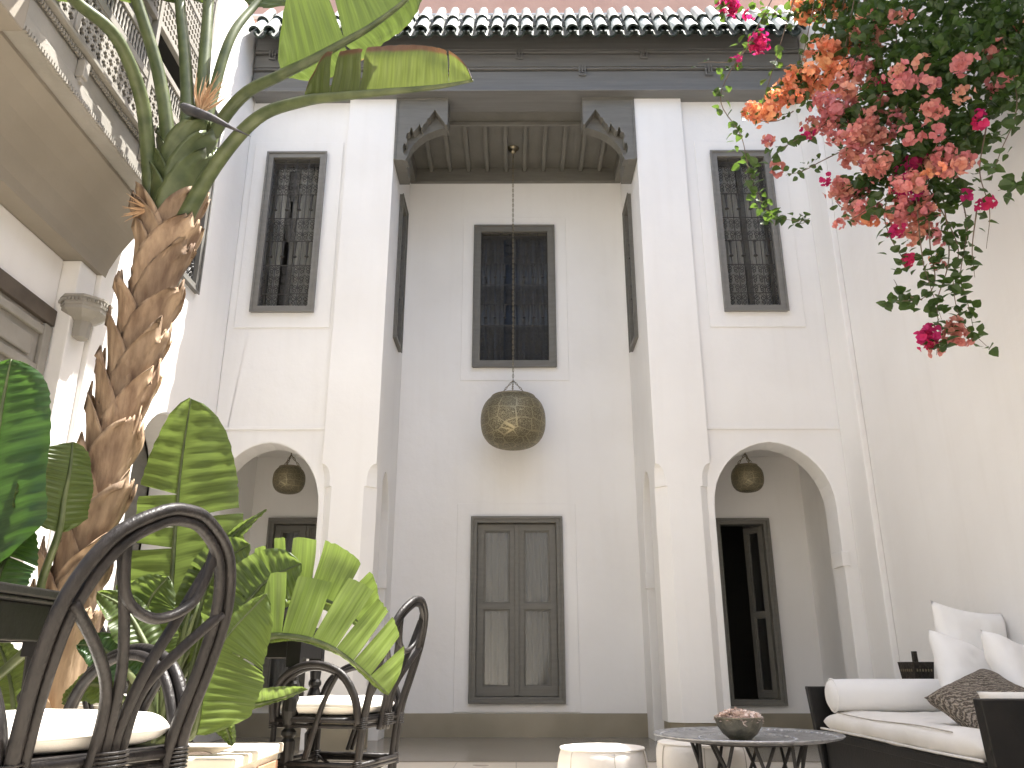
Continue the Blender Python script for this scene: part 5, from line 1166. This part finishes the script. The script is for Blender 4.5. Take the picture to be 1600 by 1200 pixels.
def strand(pts, dens=1.0, r=.004, leaf_s=(.035, .06), twigs=True):
    P_ = cr([Vector(p) - O_ for p in pts], 40); L_ = sum((P_[i + 1] - P_[i]).length for i in range(40))
    st = MB(); st.tube(P_, [r * (1 - .7 * i / 40) for i in range(41)], 5); st.build('stem', M['stem'], bg_, smooth=True)
    n = int(L_ / .018 * dens)
    for i in range(n):
        x = q.random() * 40; k = min(int(x), 39); c = P_[k].lerp(P_[k + 1], x - k); off = Vector((q.gauss(0, .026), q.gauss(0, .026), q.gauss(0, .018)))
        bleaf(fb, c + off, q.uniform(*leaf_s), rmat(.9))
strand([(1.729, 4.25, 4.835), (1.523, 4.25, 4.442), (1.331, 4.25, 4.117), (1.287, 4.25, 3.923), (1.386, 4.25, 3.701), (1.411, 4.25, 3.458), (1.443, 4.25, 3.302), (1.498, 4.25, 3.171), (1.588, 4.25, 3.114), (1.733, 4.25, 3.097)], .9)
strand([(2.058, 4.1, 3.806), (1.849, 4.1, 3.669), (1.644, 4.1, 3.547), (1.53, 4.1, 3.468), (1.489, 4.1, 3.402)], .7); strand([(1.899, 4.1, 3.468), (1.778, 4.1, 3.402), (1.678, 4.1, 3.345), (1.574, 4.1, 3.315)], .9, leaf_s=(.025, .04)); strand([(2.001, 4, 3.144), (1.843, 4, 3.041), (1.794, 4, 3.082)], .8)
strand([(2.062, 3.8, 3.178), (1.959, 3.8, 2.901), (1.963, 3.8, 2.747), (2.005, 3.8, 2.627), (2.02, 3.8, 2.553)], 1.0); strand([(2.159, 3.75, 3.065), (2.228, 3.75, 2.871), (2.276, 3.75, 2.645), (2.218, 3.75, 2.463), (2.219, 3.75, 2.25), (2.32, 3.75, 2.106)], 1.1); strand([(2.193, 3.75, 3.065), (2.137, 3.75, 2.682), (2.126, 3.75, 2.463), (2.045, 3.75, 2.363), (1.93, 3.75, 2.349), (1.853, 3.75, 2.327)], 1.1)
strand([(2.255, 3.75, 3.026), (2.223, 3.75, 2.608), (2.122, 3.75, 2.356), (2.099, 3.75, 2.181), (2.065, 3.75, 2.059)], 1.0); strand([(2.543, 3.45, 3.806), (2.54, 3.45, 3.321), (2.397, 3.45, 3.016), (2.312, 3.45, 2.851)], .6); strand([(2.579, 3.4, 2.855), (2.446, 3.4, 2.812), (2.308, 3.4, 2.766)], 1.3, leaf_s=(.05, .075)); strand([(2.381, 3.7, 2.841), (2.317, 3.7, 2.618), (2.3, 3.7, 2.456)], .35)
strand([(2.219, 4.25, 4.545), (1.897, 4.25, 4.639), (1.605, 4.25, 4.639), (1.318, 4.25, 4.713)], .8); strand([(1.526, 4.2, 4.397), (1.388, 4.2, 4.223), (1.225, 4.2, 4.208), (1.152, 4.2, 4.198)], .5, leaf_s=(.025, .04)); strand([(2.044, 3.75, 2.356), (1.953, 3.75, 2.391), (1.919, 3.75, 2.47)], .7); strand([(2.038, 3.8, 3.018), (1.83, 3.8, 2.881), (1.767, 3.8, 2.843)], .8)
strand([(2.349, 3.75, 2.986), (2.342, 3.75, 2.757), (2.263, 3.75, 2.499), (2.27, 3.75, 2.32), (2.273, 3.75, 2.199)], .9); strand([(2.112, 3.75, 2.986), (2.085, 3.75, 2.608), (2.094, 3.75, 2.463), (2.123, 3.75, 2.25)], .9); strand([(2.458, 3.6, 3.277), (2.374, 3.6, 3.005), (2.381, 3.6, 2.781), (2.324, 3.6, 2.564)], .35)
strand([(1.708, 4.2, 3.837), (1.603, 4.2, 3.767), (1.466, 4.2, 3.776), (1.396, 4.2, 3.86)], .6, leaf_s=(.025, .045))
for k in range(16):                                                    # woody stems back to the wall top
    p = stems_to[(k * 11) % len(stems_to)]; a = Vector((2.80, 3.3 + .08 * k, 6.75)); strand([tuple(a), tuple(a.lerp(p, .5) + Vector((q.uniform(-.1, .05), q.uniform(-.1, .1), .22))), tuple(p)], .5, .009, (.04, .07))
fo = fb.build('foliage', M['bleaf'], bg_, recalc=False); fo['kind'] = 'stuff'
